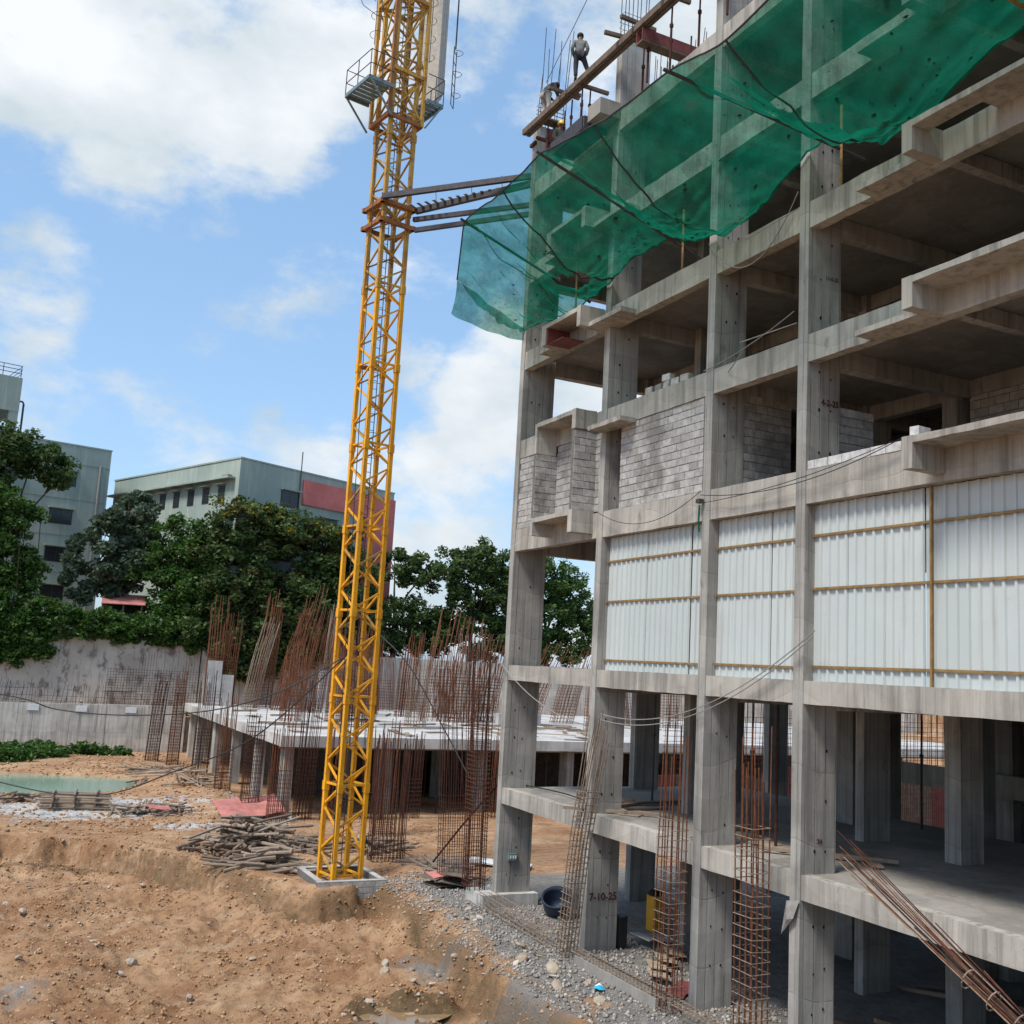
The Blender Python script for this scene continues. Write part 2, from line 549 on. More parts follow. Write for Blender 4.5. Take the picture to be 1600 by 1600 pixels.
# --- inner columns
for (x, y, w, d) in ((20.2, 31.22, 1.0, .3), (18.4, 25.62, .9, .3), (20.3, 20.75, .9, .3), (20.2, 17.85, .75, .45), (20.3, 10.4, .9, .3), (22.4, 23.9, .35, .9),
                     (26.0, 31.2, .9, .3), (25.9, 25.7, .9, .3), (24.5, 20.8, .6, .35), (25.9, 17.5, .9, .3), (25.9, 10.4, .9, .3), (22.6, 14.2, .35, .9), (21.9, 28.4, .3, .8), (20.25, 13.7, .8, .3)):
    jbox(x, x + w, y - d, y, -.5, 24.85, 'column', 'concrete', bld, seg=3, amp=.005)
# added walls that close the middle of the plan and darken the interior
jbox(27.5, 27.75, 6, 24, 8.0, 24.7, 'shade_wall', 'concrete', bld, seg=3)
jbox(23.0, 23.25, 5, 12.5, -.3, 24.7, 'shade_wall', 'concrete', bld, seg=3)
jbox(25.2, 31.0, 20.2, 20.5, -.3, 3.9, 'shade_wall', 'concrete', bld, seg=3)
jbox(29.0, 29.3, 6, 31, 4.75, 5.45, 'tie_beam', 'concrete_beam', bld, seg=2)
for y in (9, 14.5, 19.4, 24.2, 29.4):
    jbox(30.0, 30.35, y - .4, y + .4, -.5, 7.8, 'column', 'concrete', bld, seg=3)

# back walls added to keep light out of the lower floors
jbox(30.6, 30.85, 2, 9.5, -.3, 7.9, 'back_wall', 'concrete', bld, seg=4)
jbox(30.6, 30.85, 11.5, 17.5, -.3, 7.9, 'back_wall', 'concrete', bld, seg=4)
jbox(30.6, 30.85, 19.0, 25.5, -.3, 7.9, 'back_wall', 'concrete', bld, seg=4)
jbox(25.1, 25.35, 2, 17.0, -.3, 3.9, 'back_wall', 'concrete', bld, seg=4)
jbox(16.5, 31, 3.6, 3.9, -.3, 24.8, 'gable_wall', 'concrete', bld, seg=4)
for L in ('C', 'D', 'E', 'F'):
    jbox(30.6, 30.85, 4, 31.0, LV[L] + .02, LV[L] + 2.4, 'back_wall', 'concrete', bld, seg=4)  # added likewise, to darken the upper floors
# --- ledges, fins and overhangs of the wide right bay
for L in ('C', 'D', 'E', 'F', 'G'):
    z = LV[L]
    jbox(14.57, X0 + .02, 13.55, 13.80, z - .60, z + .006, 'fin', 'concrete_beam', bld, seg=.3)
    if L == 'E':
        jbox(14.57, 14.98, 12.3, 13.548, z - .13, z - .004, 'overhang', 'concrete_beam', bld)
        jbox(14.57, X0 + .02, Y_END, 12.298, z - .13, z - .004, 'overhang', 'concrete_beam', bld)
    else:
        jbox(14.57, X0 + .02, Y_END, 13.548, z - .13, z - .004, 'overhang', 'concrete_beam', bld)
    if L in ('D', 'E', 'F', 'G'):
        jbox(14.97, X0 + .02, 13.803, 15.40, z - .61, z - .49, 'ledge', 'concrete_beam', bld)
# --- ledges between the corner column and its neighbour
for L in ('E', 'F'):
    z = LV[L]
    jbox(14.57, X0 + .02, 26.05, 26.27, z - .60, z + .03, 'fin', 'concrete_beam', bld, seg=.3)
    jbox(14.57, X0 + .02, 26.273, 28.22, z - .13, z, 'overhang', 'concrete_beam', bld)
    jbox(14.57, X0 + .02, 28.222, 28.50, z - .66, z - .002, 'fin', 'concrete_beam', bld, seg=.3)
    jbox(14.95, X0 + .02, 28.503, 29.35, z - .63, z - .52, 'ledge', 'concrete_beam', bld)
    jbox(14.87, X0 + .02, 24.3, 26.046, z - .60, z - .47, 'ledge', 'concrete_beam', bld)
for L, (za, zb) in {'E': (18.03, 18.54)}.items():
    f = MB(); f.box(14.60, 15.36, 28.14, 28.219, za, zb); fo = f.build('formwork_panel', 'red_form', bld)
    f = MB(); f.box(14.62, 15.38, 27.20, 28.139, za - .03, za); f.build('formwork_panel', 'red_form', bld)
z = LV['D']
jbox(14.67, X0 + .02, 26.23, 26.45, z - .56, z + .03, 'fin', 'concrete_beam', bld, seg=.3)
jbox(14.67, X0 + .02, 26.453, 28.66, z - .12, z + .015, 'overhang', 'concrete_beam', bld)
jbox(14.67, X0 + .02, 28.663, 28.80, z - .95, z, 'fin', 'concrete_beam', bld, seg=.3)
jbox(14.87, X0 + .02, 24.1, 25.85, z - .70, z - .57, 'ledge', 'concrete_beam', bld)
z = LV['C']
jbox(14.67, X0 + .02, 26.20, 26.45, z - .60, z + .06, 'fin', 'concrete_beam', bld, seg=.3)
jbox(14.67, X0 + .02, 26.453, 28.66, z - .10, z + .04, 'overhang', 'concrete_beam', bld)
jbox(14.67, X0 + .02, 28.663, 28.80, z - .50, z + .05, 'fin', 'concrete_beam', bld, seg=.3)

# --- block masonry
blk = MB()
bw, bd, bh, bv = .388, .12, .188, .008
blk.v = [(sx * (bw / 2 - (bv if e else 0)), -bd / 2 + (0 if e else bv), sz * (bh / 2 - (bv if e else 0))) for e in (1, 0) for sx, sz in ((-1, -1), (1, -1), (1, 1), (-1, 1))]
blk.v += [(sx * bw / 2, bd / 2, sz * bh / 2) for sx, sz in ((-1, -1), (1, -1), (1, 1), (-1, 1))]
blk.f = [(0, 1, 2, 3)] + [(a + k, a + 4 + k, a + 4 + (k + 1) % 4, a + (k + 1) % 4)[::-1] for a in (0, 4) for k in range(4)] + [(11, 10, 9, 8)]
blk_me = {}
for mt in ('block', 'block_fresh'):
    blk_me[mt] = blk.mesh('block'); blk_me[mt].materials.append(M[mt])


def block_wall(axis, plane, a0, a1, z0, z1, mat='block', gap=None):
    """axis 'y': wall along y that faces -x;  axis 'x': wall along x that faces -y"""
    b = MB()
    if axis == 'y': b.box(plane + .013, plane + .15, a0, a1, z0, z1)
    else: b.box(a0, a1, plane + .013, plane + .15, z0, z1)
    w = b.build('block_wall', 'mortar', bld)
    rows = int((z1 - z0 + .01) / .2); rh = (z1 - z0) / rows
    for r in range(rows):
        s = a0 - (.2 if r % 2 else 0) - random.uniform(0, .05)
        while s < a1 - .03:
            e = min(s + .4, a1); s2 = max(s, a0)
            if e - s2 > .07:
                o = bpy.data.objects.new('block', blk_me[mat]); COL.objects.link(o)
                cz = z0 + (r + .5) * rh + random.uniform(-.004, .004); cc = (s2 + e) / 2
                dp = random.uniform(-.007, .007)
                o.scale = ((e - s2) / .4, 1, rh / .2 * random.uniform(.975, 1.0))
                if axis == 'y':
                    o.location = (plane + bd / 2 + dp, cc, cz); o.rotation_euler = (random.uniform(-.01, .01), 0, -math.pi / 2)
                else:
                    o.location = (cc, plane + bd / 2 + dp, cz); o.rotation_euler = (0, random.uniform(-.01, .01), 0)
                o.parent = w
            s += .4
    return w


zc, zd = LV['C'], LV['D'] - BD['D']
block_wall('y', X0 + .05, 21.0, 24.88, zc + .002, zd - .003)                # between second and third columns
block_wall('y', X0 + .05, 28.81, 31.24, zc + .002, zd - .003)               # beside the corner column
block_wall('x', 26.26, 14.68, 15.46, zc + .065, zd - .003)                  # right cheek of the recess
block_wall('x', 28.665, 14.68, 15.46, zc + .055, LV['D'] - .955)            # left cheek of the recess
block_wall('y', X0 + .06, 25.95, 28.66, zc + .045, zd - .003)               # back of the recess
block_wall('x', 20.62, 16.36, 17.9, zc + .002, zd + .15)                    # inner wall beside the dark doorway
block_wall('x', 20.62, 19.0, 20.4, zc + .002, zd + .15)
block_wall('y', 20.5, 14.2, 17.3, zc + .002, zd + .15)
block_wall('x', 17.40, 16.4, 17.5, zc + .002, zc + 1.6)
block_wall('y', X0 + .04, 13.83, 17.22, zc + .002, zc + .202, 'block_fresh')
block_wall('y', 23.3, 12.6, 30, LV['C'] + .02, LV['D'] - .2)  # this wall and the next are added to darken the upper floors
block_wall('y', 24.2, 12.6, 24, LV['D'] + .02, LV['E'] - .2)
for (y, n) in ((23.55, 1), (23.15, 1), (22.75, 2), (22.35, 1), (21.9, 1)):
    for k in range(n):
        o = bpy.data.objects.new('concrete_block', blk_me['block']); COL.objects.link(o)
        o.location = (X0 + .14 + random.uniform(-.02, .02), y, LV['D'] + .095 + .19 * k)
        o.rotation_euler = (0, 0, -math.pi / 2 + random.uniform(-.15, .15)); o.scale = (.8, 1.4, 1)
        tag(o, 'loose grey block left on the beam above the block wall', 'block', 'loose blocks on the beam')
o = bpy.data.objects.new('concrete_block', blk_me['block_fresh']); COL.objects.link(o)
o.location = (14.85, 13.62, LV['C'] + .101); o.scale = (.9, 1.6, 1); o.rotation_euler = (0, 0, .1)
tag(o, 'pale block set on the end of the projecting fin beside the white sheets', 'block')

# --- painted dates on the columns


def text_on(s, size, x, y, z, mat, parent, name='painted_date'):
    cu_ = bpy.data.curves.new(name, 'FONT'); cu_.body = s; cu_.size = size; cu_.extrude = .0015; cu_.offset = .006
    cu_.align_x = 'CENTER'; cu_.resolution_u = 3
    o = bpy.data.objects.new('tmp_text', cu_); COL.objects.link(o)
    dg = bpy.context.evaluated_depsgraph_get()
    me = bpy.data.meshes.new_from_object(o.evaluated_get(dg)); bpy.data.objects.remove(o)
    me.transform(Matrix.Translation((x, y, z)) @ Matrix.Rotation(math.pi / 2, 4, 'X') @ Matrix.Shear('XY', 4, (.12, 0)))
    me.materials.clear(); me.materials.append(M[mat])
    t = bpy.data.objects.new(name, me); COL.objects.link(t); t.parent = parent
    return t


text_on('7-10-25', .285, X0 + .52, YS[1] - .3115, 1.80, 'paint_red', cols[1])
text_on('4-2-25', .19, X0 + .66, YS[3] - .3115, 14.05, 'paint_red', cols[3])
text_on('11-5-25', .12, X0 + .68, YS[3] - .3115, 16.95, 'paint_faint', cols[3])
text_on('24', .13, X0 + .50, YS[3] - .3115, 4.72, 'paint_red', cols[3])

# --- white corrugated sheet hoardings with brown rails, one per bay
SH_Z0, SH_Z1 = LV['B'] + .004, LV['C'] - BD['C'] - .012


def sheet_mesh(w):
    mb = MB(); pts = []; y = 0
    while y < w - .001:
        for dy, dx in ((0, 0), (.16, 0), (.182, -.042), (.228, -.042)):
            if y + dy <= w: pts.append((dx, -(y + dy)))
        y += .25
    pts.append((0, -w))
    for (dx, yy) in pts: mb.v.append((dx, yy, SH_Z0))
    n = len(pts)
    for (dx, yy) in pts: mb.v.append((dx, yy, SH_Z1))
    for (dx, yy) in pts: mb.v.append((dx + .004, yy, SH_Z0))
    for (dx, yy) in pts: mb.v.append((dx + .004, yy, SH_Z1))
    for i in range(n - 1):
        mb.f.append((i, n + i, n + i + 1, i + 1)); mb.f.append((2 * n + i, 2 * n + i + 1, 3 * n + i + 1, 3 * n + i))
    mb.f.append((0, 2 * n, 3 * n, n)); mb.f.append((n - 1, 2 * n - 1, 4 * n - 1, 3 * n - 1))
    me = mb.mesh('sheet'); me.materials.append(M['sheet']); return me


sh_full = sheet_mesh(1.0)
bays = [(YS[1] - .3, YS[2], 'white corrugated sheet hoarding under the block wall, beside the open corner bay'),
        (YS[2] - .3, YS[3], 'narrow white corrugated sheet hoarding between the two closest columns'),
        (YS[3] - .3, YS[4], 'wide white corrugated sheet hoarding with a brown upright in its middle')]
for bi, (ya, yb, lab) in enumerate(bays):
    hd = thing('sheet_hoarding', lab, 'hoarding', (X0 + .2, (ya + yb) / 2, SH_Z0))
    y = ya - .004
    k = 0
    while y - yb > .05:
        w = min(1.0, y - yb - .004)
        o = bpy.data.objects.new('sheet', sh_full if w > .99 else sheet_mesh(w)); COL.objects.link(o)
        o.location = (X0 + .285 - (k % 2) * .010, y, random.uniform(-.004, .0)); o.rotation_euler = (random.uniform(-.0025, .0025), 0, random.uniform(-.012, .012)); adopt(o, hd)
        y -= 1.0; k += 1
    for zr in (8.34, 9.98, 11.12):
        if bi < 2: zr -= .02
        MB().bar((X0 + .238, ya - .01, zr), (X0 + .238, yb + .01, zr + random.uniform(-.02, .02)), .04, .05).build('rail', 'rail', hd)
    if bi == 2:
        MB().bar((X0 + .195, 14.02, SH_Z0 - .02), (X0 + .195, 14.02, SH_Z1), .045, .05).build('upright', 'rail', hd)

# ================================================================== GROUND
def vnoise(x, y, seed=0):
    """value noise, vectorised, about -1..1"""
    x = np.asarray(x, float); y = np.asarray(y, float)
    xi, yi = np.floor(x).astype(np.int64), np.floor(y).astype(np.int64)
    fx, fy = x - xi, y - yi
    fx, fy = fx * fx * (3 - 2 * fx), fy * fy * (3 - 2 * fy)

    def h(a, b):
        n = (a * 374761393 + b * 668265263 + seed * 982451653) & 0x7fffffff
        n = ((n ^ (n >> 13)) * 1274126177) & 0x7fffffff
        n = n ^ (n >> 16)
        return (n & 0xffff) / 32767.5 - 1
    return (h(xi, yi) * (1 - fx) + h(xi + 1, yi) * fx) * (1 - fy) + (h(xi, yi + 1) * (1 - fx) + h(xi + 1, yi + 1) * fx) * fy


def fbm(x, y, s, octv=4, seed=0, gain=.5):
    a, t, f = 1.0, 0.0, 1.0 / s
    for k in range(octv):
        t = t + a * vnoise(x * f + 17.3 * k, y * f - 9.1 * k, seed + k); a *= gain; f *= 2.03
    return t


CREST = np.array([(-40, 48.0), (-8, 47.2), (0, 46.6), (3.57, 45.9), (5.6, 44.2), (7.3, 41.4), (9.0, 38.0), (9.9, 35.8), (10.6, 34.9), (11.4, 34.85), (12.2, 35.3), (13.0, 35.45), (13.4, 34.5), (13.25, 31.9), (13.15, 28.8), (12.6, 26.6), (12.75, 25.2), (12.3, 23.6), (12.5, 22.0), (12.2, 18), (12, 6), (12, -30)])
PITPOLY = np.vstack([CREST, [(-40, -30)]])


def pit_dist(x, y):
    """distance to the crest, positive inside the pit"""
    x = np.asarray(x, float); y = np.asarray(y, float)
    d = np.full(x.shape, 1e9)
    for (ax, ay), (bx, by) in zip(CREST[:-1], CREST[1:]):
        ex, ey = bx - ax, by - ay
        t = np.clip(((x - ax) * ex + (y - ay) * ey) / (ex * ex + ey * ey), 0, 1)
        d = np.minimum(d, np.hypot(x - ax - t * ex, y - ay - t * ey))
    ins = np.zeros(x.shape, bool); P = PITPOLY
    for i in range(len(P)):
        (ax, ay), (bx, by) = P[i], P[(i + 1) % len(P)]
        c = ((ay > y) != (by > y)) & (x < (bx - ax) * (y - ay) / (by - ay + 1e-12) + ax)
        ins ^= c
    return np.where(ins, d, -d)


PUD = (10.0, 25.5)


def ground_h(x, y):
    x = np.asarray(x, float); y = np.asarray(y, float)
    steep = smoothstep(38, 44, y); ring_ = np.exp(-(((x - 11.8) / 1.8) ** 2 + ((y - 35.3) / 1.5) ** 2))
    d = pit_dist(x, y) + (.55 - .3 * steep) * (1 - .7 * ring_) * fbm(x, y, 1.6, 3, 5) + .16 * fbm(x, y, .45, 3, 9)
    pit = smoothstep(-.05, .75 - .55 * steep - .30 * ring_, d)
    gentle = smoothstep(0, 7, d)
    build = smoothstep(12.5, 14.2, x) * smoothstep(40, 33, y)
    h = .30 + .16 * build
    rim = np.exp(-((d + .45) / .5) ** 2) * .16
    h = h + rim * (1 - build * .6)
    h = h - pit * (.85 + .12 * gentle)
    h = h + .30 * np.exp(-((d - 1.4) / .7) ** 2) * (.3 + fbm(x, y, 1.3, 2, 12)) * (1 - ring_) * smoothstep(90, 50, y)
    near = smoothstep(75, 50, y) * smoothstep(-30, -5, x)
    h = h + near * pit * (.20 * fbm(x, y, 2.6, 3, 1) + .13 * fbm(x, y, .7, 4, 2, .72) + .05 * np.maximum(0, fbm(x, y, .35, 2, 22)))
    h = h + near * (1 - pit) * (.045 * fbm(x, y, 1.1, 4, 3, .6))
    for yo in (47.9, 49.4, 50.3):
        rl_ = y - (yo + .06 * x + .25 * np.sin(x * .5 + yo))
        h = h - .06 * np.exp(-(rl_ / .16) ** 2) * (1 - pit) * near + .03 * np.exp(-((np.abs(rl_) - .3) / .12) ** 2) * (1 - pit) * near
    # banks of spoil by the podium
    h = h + .6 * np.exp(-(((x - 10.8) / 2.2) ** 2 + ((y - 63.5) / 4.5) ** 2)) + .5 * np.exp(-(((x - 11.2) / 1.5) ** 2 + ((y - 56) / 3) ** 2))
    h = h + .28 * np.exp(-(((x - 5) / 6) ** 2 + ((y - 76) / 3.2) ** 2)) * (1 + .3 * fbm(x, y, 1.5, 2, 4))
    h = h + .35 * np.exp(-(((x - 14.7) / .9) ** 2 + ((y - 36.6) / 1.2) ** 2))
    # pond hollow and puddle
    h = h - .75 * smoothstep(1.25, .75, np.hypot((x - 1.0) / 9.0, (y - 66.0) / 5.0) + .12 * fbm(x, y, 3, 2, 8))
    h = h - .16 * smoothstep(1.3, .5, np.hypot((x - PUD[0]) / 1.15, (y - PUD[1]) / .62) + .2 * fbm(x, y, .8, 2, 8))
    # terraces behind the retaining walls
    h = np.where(y > 82.9, 2.9, h); h = np.where(y > 88.2, 7.4, h)
    return h


def gz(x, y): return float(ground_h(np.array([x]), np.array([y]))[0])


def axis(parts):
    out = []
    for a, b, s in parts: out.append(np.arange(a, b, s))
    return np.concatenate(out)


gx = axis([(-2500, -200, 230), (-200, -40, 16), (-40, -8, 1.6), (-8, -1, .35), (-1, 19, .12), (19, 34, .5), (34, 80, 2.5), (80, 300, 20), (300, 2600, 230)])
gy = axis([(-300, 0, 30), (0, 20, 1.5), (20, 48.5, .12), (48.5, 60, .22), (60, 82.5, .5), (82.8, 83.0, .2), (83.0, 88, 1.2), (88.1, 88.3, .2), (88.3, 130, 3), (130, 400, 30), (400, 3200, 260)])
GX, GY = np.meshgrid(gx, gy)
GZ = ground_h(GX.ravel(), GY.ravel())
gv = np.column_stack([GX.ravel(), GY.ravel(), GZ])
nx, ny = len(gx), len(gy)
ii = (np.arange(ny - 1)[:, None] * nx + np.arange(nx - 1)[None, :]).ravel()
gf = np.column_stack([ii, ii + 1, ii + nx + 1, ii + nx])

t = NT('ground')
at = t.n.new('ShaderNodeVertexColor'); at.layer_name = 'zone'
sp = t.n.new('ShaderNodeSeparateColor'); t.link(at.outputs[0], sp.inputs[0])
n1 = t.noise(.45, 6, .6); n2 = t.noise(3.2, 9, .72); n3 = t.noise(15, 9, .78); n4 = t.noise(1.1, 5, .6)
dirt = t.mix(t.ramp(n1, .35, .65), (.33, .175, .09), (.53, .335, .195))
dirt = t.mix(t.ramp(n2, .47, .68, 0, .75), dirt, (.19, .09, .042))
dirt = t.mix(t.ramp(t.noise(1.0, 5, .6, (.22, 2.2, 1)), .52, .66, 0, .4), dirt, (.62, .46, .31))
dirt = t.mix(t.ramp(n3, .56, .74, 0, .55), dirt, (.56, .40, .26))
dirt = t.mix(t.ramp(n4, .60, .72, 0, .45), dirt, (.34, .27, .20))
grav = t.mix(t.ramp(n2, .35, .65), (.20, .185, .17), (.34, .32, .295))
grav = t.mix(t.ramp(n3, .55, .70, 0, .8), grav, (.50, .48, .45))
grav = t.mix(t.ramp(n3, .45, .32, 0, .7), grav, (.10, .092, .085))
cem = t.mix(t.ramp(n2, .4, .62), (.42, .40, .37), (.68, .66, .63))
cem = t.mix(t.ramp(n4, .55, .64, 0, .8), cem, (.22, .215, .21))
wet_and_shade = t.mix(t.ramp(n2, .4, .6), (.135, .085, .045), (.20, .135, .075))
c = t.mix(t.ramp(t.math('ADD', sp.outputs[0], t.math('MULTIPLY', t.math('SUBTRACT', n2, .5), 1.1)), .38, .62), dirt, grav)
c = t.mix(t.ramp(t.math('ADD', sp.outputs[1], t.math('MULTIPLY', t.math('SUBTRACT', n4, .5), 1.6)), .42, .60), c, cem)
c = t.mix(t.ramp(t.math('ADD', sp.outputs[2], t.math('MULTIPLY', t.math('SUBTRACT', n2, .5), .8)), .35, .7), c, wet_and_shade)
t.bump(t.math('ADD', t.math('MULTIPLY', n2, .7), t.math('MULTIPLY', n3, .55)), 1.0, .16)
M['ground'] = t.done(c, .95, 0, .15)
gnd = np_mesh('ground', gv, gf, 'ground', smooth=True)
struct(gnd)
X, Y = gv[:, 0], gv[:, 1]
dd = pit_dist(X, Y)
zr = smoothstep(12.4, 14.0, X + .8 * fbm(X, Y, 2, 3, 6)) * smoothstep(37, 33, Y - .15 * (X - 14)) * smoothstep(.5, -.4, dd)
zr = np.maximum(zr, .75 * np.exp(-(((X - 12.0) / 1.3) ** 2 + ((Y - 28.2) / 2.2) ** 2)))
zr = np.maximum(zr, .8 * np.exp(-(((X - 12.2) / 1.5) ** 2 + ((Y - 22.6) / 2.2) ** 2)))
zr = np.maximum(zr, .55 * np.exp(-(((X - 1.6) / 1.2) ** 2 + ((Y - 29.6) / 2.0) ** 2)))
zr = np.maximum(zr, .7 * np.exp(-(((X - 16.8) / 1.6) ** 2 + ((Y - 38.5) / 2.5) ** 2)))
zg = np.exp(-(((X - 5.5) / 6.5) ** 2 + ((Y - 54.5) / 4.6) ** 2)) * .85 + .75 * np.exp(-(((X - 9.4) / 2.2) ** 2 + ((Y - 48.6) / 1.0) ** 2)) + .7 * np.exp(-(((X - 13.2) / 1.4) ** 2 + ((Y - 52.2) / 4) ** 2))
zb = 1.1 * smoothstep(1.7, .7, np.hypot((X - PUD[0]) / 1.3, (Y - PUD[1]) / .7)) + .60 * np.exp(-((dd - .45) / .6) ** 2) * smoothstep(60, 48, Y) + .25 * smoothstep(.35, .8, fbm(X, Y, 3.5, 3, 31)) * (dd > .5)  # puddle margin, shade painted along the pit bank face, random damp patches
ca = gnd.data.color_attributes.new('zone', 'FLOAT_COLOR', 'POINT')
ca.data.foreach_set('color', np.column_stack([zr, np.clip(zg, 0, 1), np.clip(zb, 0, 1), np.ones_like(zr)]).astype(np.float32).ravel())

# pond and puddle
t = NT('pond_water')
n = t.noise(2.5, 4, .6, (1, 2, 1)); t.bump(n, .12, .03)
M['pond_water'] = t.done(t.mix(t.ramp(n, .4, .6), (.17, .27, .21), (.22, .33, .26)), .12, 0, .5)
t = NT('puddle_water'); n = t.noise(5, 3, .5); t.bump(n, .05, .02)
M['puddle_water'] = t.done((.24, .16, .085), .06, 0, .6)


def disc(name, cx, cy, rx, ry, z, mat, n=60):
    mb = MB(); mb.v = [(cx, cy, z)] + [(cx + rx * math.cos(2 * math.pi * k / n), cy + ry * math.sin(2 * math.pi * k / n), z) for k in range(n)]
    mb.f = [(0, 1 + k, 1 + (k + 1) % n) for k in range(n)]
    return struct(mb.build(name, mat))


disc('pond', 1.0, 66.0, 11, 7.5, -.02, 'pond_water')
disc('puddle', PUD[0], PUD[1], 1.5, .85, gz(PUD[0], PUD[1]) + .10, 'puddle_water')

# ================================================================== RETAINING WALL AND UPPER WALL
rw = thing('retaining_wall', 'long low concrete retaining wall with dark vertical drip stains, behind the pond', 'wall', (2, 82.6, 0))
xs = np.arange(-26, 13.9, 2.45)
for k, x in enumerate(xs):
    jbox(x + .01, min(x + 2.44, 13.9), 82.60, 82.95, -.6, 1.66, 'wall_panel', 'concrete_wall', rw, seg=1)
    jbox(x + .01, min(x + 2.44, 13.9), 82.64, 82.95, 1.67, 3.38 + .02 * k, 'wall_panel', 'concrete_wall', rw, seg=1)
for x in (3.0, 6.2, 9.6):
    MB().box(x, x + .75, 82.57, 82.70, 3.10, 3.50).build('bearing_block', 'white', rw)
t = NT('old_plaster')
a = t.noise(.35, 5, .6); b = t.noise(1.4, 7, .7, (1, 1, .7)); s_ = t.noise(1.0, 5, .6, (2.5, 2.5, .3))
c = t.mix(t.ramp(a, .35, .65), (.44, .385, .32), (.62, .57, .49))
c = t.mix(t.ramp(b, .52, .62, 0, .8), c, (.17, .13, .11))
c = t.mix(t.ramp(s_, .55, .68, 0, .6), c, (.20, .16, .14))
t.bump(b, .5, .05)
M['old_plaster'] = t.done(c, .95, 0, .15)
uw = thing('boundary_wall', 'old stained plaster boundary wall topped by hanging creepers', 'wall', (6, 88, 2.9))
jbox(-30, 15.5, 88.0, 88.35, 4.4, 8.45, 'wall_face', 'old_plaster', uw, seg=2, amp=.05)
jbox(-30, 15.5, 87.9, 88.3, 2.6, 4.39, 'rubble_base', 'old_plaster', uw, seg=1, amp=.08)
gw = thing('site_wall', 'plain grey concrete wall far behind the podium rebar', 'wall', (40, 87.9, 2.9))
jbox(15.6, 95, 87.75, 88.05, 2.6, 8.2, 'wall_face', 'concrete_wall', gw, seg=3)

# ================================================================== PODIUM UNDER CONSTRUCTION
pod = thing('podium_frame', 'low podium of bare columns under a pale freshly cast slab, behind the crane', 'structure', (30, 60, .3))
jbox(13.30, 64, 50.9, 79.5, 3.96, 4.11, 'deck_slab', 'concrete_pale', pod, seg=6)
jbox(13.25, 64, 50.75, 50.89, 3.60, 4.125, 'edge_beam', 'concrete_pale', pod, seg=1.5)
jbox(13.12, 13.245, 50.75, 79.5, 3.60, 4.125, 'edge_beam', 'concrete_pale', pod, seg=1.5)
for y in (51.4, 57.2, 63, 68.8, 74.6):
    for x in (13.5, 18.6, 23.9, 29.2, 34.5, 40, 46):
        if y > 52 and x > 40: continue
        jbox(x, x + .45, y, y + .85, -.2, 3.955, 'column', 'concrete', pod, seg=2)
    jbox(13.3, 62, y + .2, y + .5, 3.45, 3.955, 'beam', 'concrete_slab', pod, seg=4)
jbox(13.6, 64, 78.6, 78.9, -.2, 3.95, 'back_wall', 'concrete_wall', pod, seg=4)  # added rear wall, keeps the space under the deck dark
for (xa, xb_) in ((14.6, 18.2), (19.4, 23.6), (24.6, 28.9), (30, 34.2), (35.2, 39.8), (40.6, 62)):  # infill walls added behind the front columns to darken the space under the deck
    jbox(xa, xb_, 58.6, 58.8, -.1, 3.4, 'shade_infill', 'plank', pod, seg=3)
jbox(17.2, 17.4, 59, 78, -.1, 3.4, 'shade_infill', 'plank', pod, seg=3)
# pale column stubs standing on the deck
for (x, y, w, d, h) in ((14.1, 76.6, 1.0, .4, 3.15), (15.12, 76.65, .85, .4, 2.2), (22.2, 76.4, .85, .4, 2.85), (19.4, 75.9, .55, .4, 2.7), (20.5, 74.9, .8, .35, 1.2),
                        (31.0, 76, .8, .4, 2.2), (36.4, 73, 1.2, .4, 1.2), (30.5, 63.0, 1.2, .5, .8), (33.3, 64.2, 1.0, .5, .75), (44.5, 70, .9, .4, 3.4)):
    jbox(x, x + w, y, y + d, 4.112, 4.11 + h, 'column_stub', 'concrete_pale', pod, seg=1)
# boards and battens lying on the deck
brd = [MB().box(-l / 2, l / 2, -w / 2, w / 2, 0, h).mesh('board') for l, w, h in ((2.4, .25, .05), (1.8, .12, .1), (1.2, .6, .02), (3.0, .1, .08))]
for me in brd: me.materials.append(M['timber'])
for k in range(70):
    o = bpy.data.objects.new('board', brd[k % 4]); COL.objects.link(o)
    o.location = (random.uniform(14.5, 42), random.uniform(51.6, 66) if k % 3 else random.uniform(51.4, 78), 4.113 + .012 * (k % 5))
    o.rotation_euler = (0, 0, random.choice((0, math.pi / 2)) + random.uniform(-.5, .5))
    tag(o, 'grey timber board lying on the pale podium deck', 'board', 'boards lying on the podium deck')
# adjustable props under the deck
prop_me = MB().tube([(0, 0, 0), (0, 0, 2.0)], .035, 6).tube([(0, 0, 2.0), (0, 0, 3.62)], .024, 6).box(-.09, .09, -.09, .09, 3.62, 3.64).box(-.09, .09, -.09, .09, 0, .012).mesh('shoring_prop')
prop_me.materials.append(M['dark_steel'])
for k in range(56):
    o = bpy.data.objects.new('shoring_prop', prop_me); COL.objects.link(o)
    x, y = random.uniform(14.4, 44), random.choice((51.9, 53.6, 55.4, 57.9)) + random.uniform(-.2, .2)
    o.location = (x, y, .30); o.rotation_euler = (random.uniform(-.02, .02), random.uniform(-.02, .02), 0)
    tag(o, 'dark steel shoring prop standing under the podium deck', 'prop', 'shoring props under the podium')

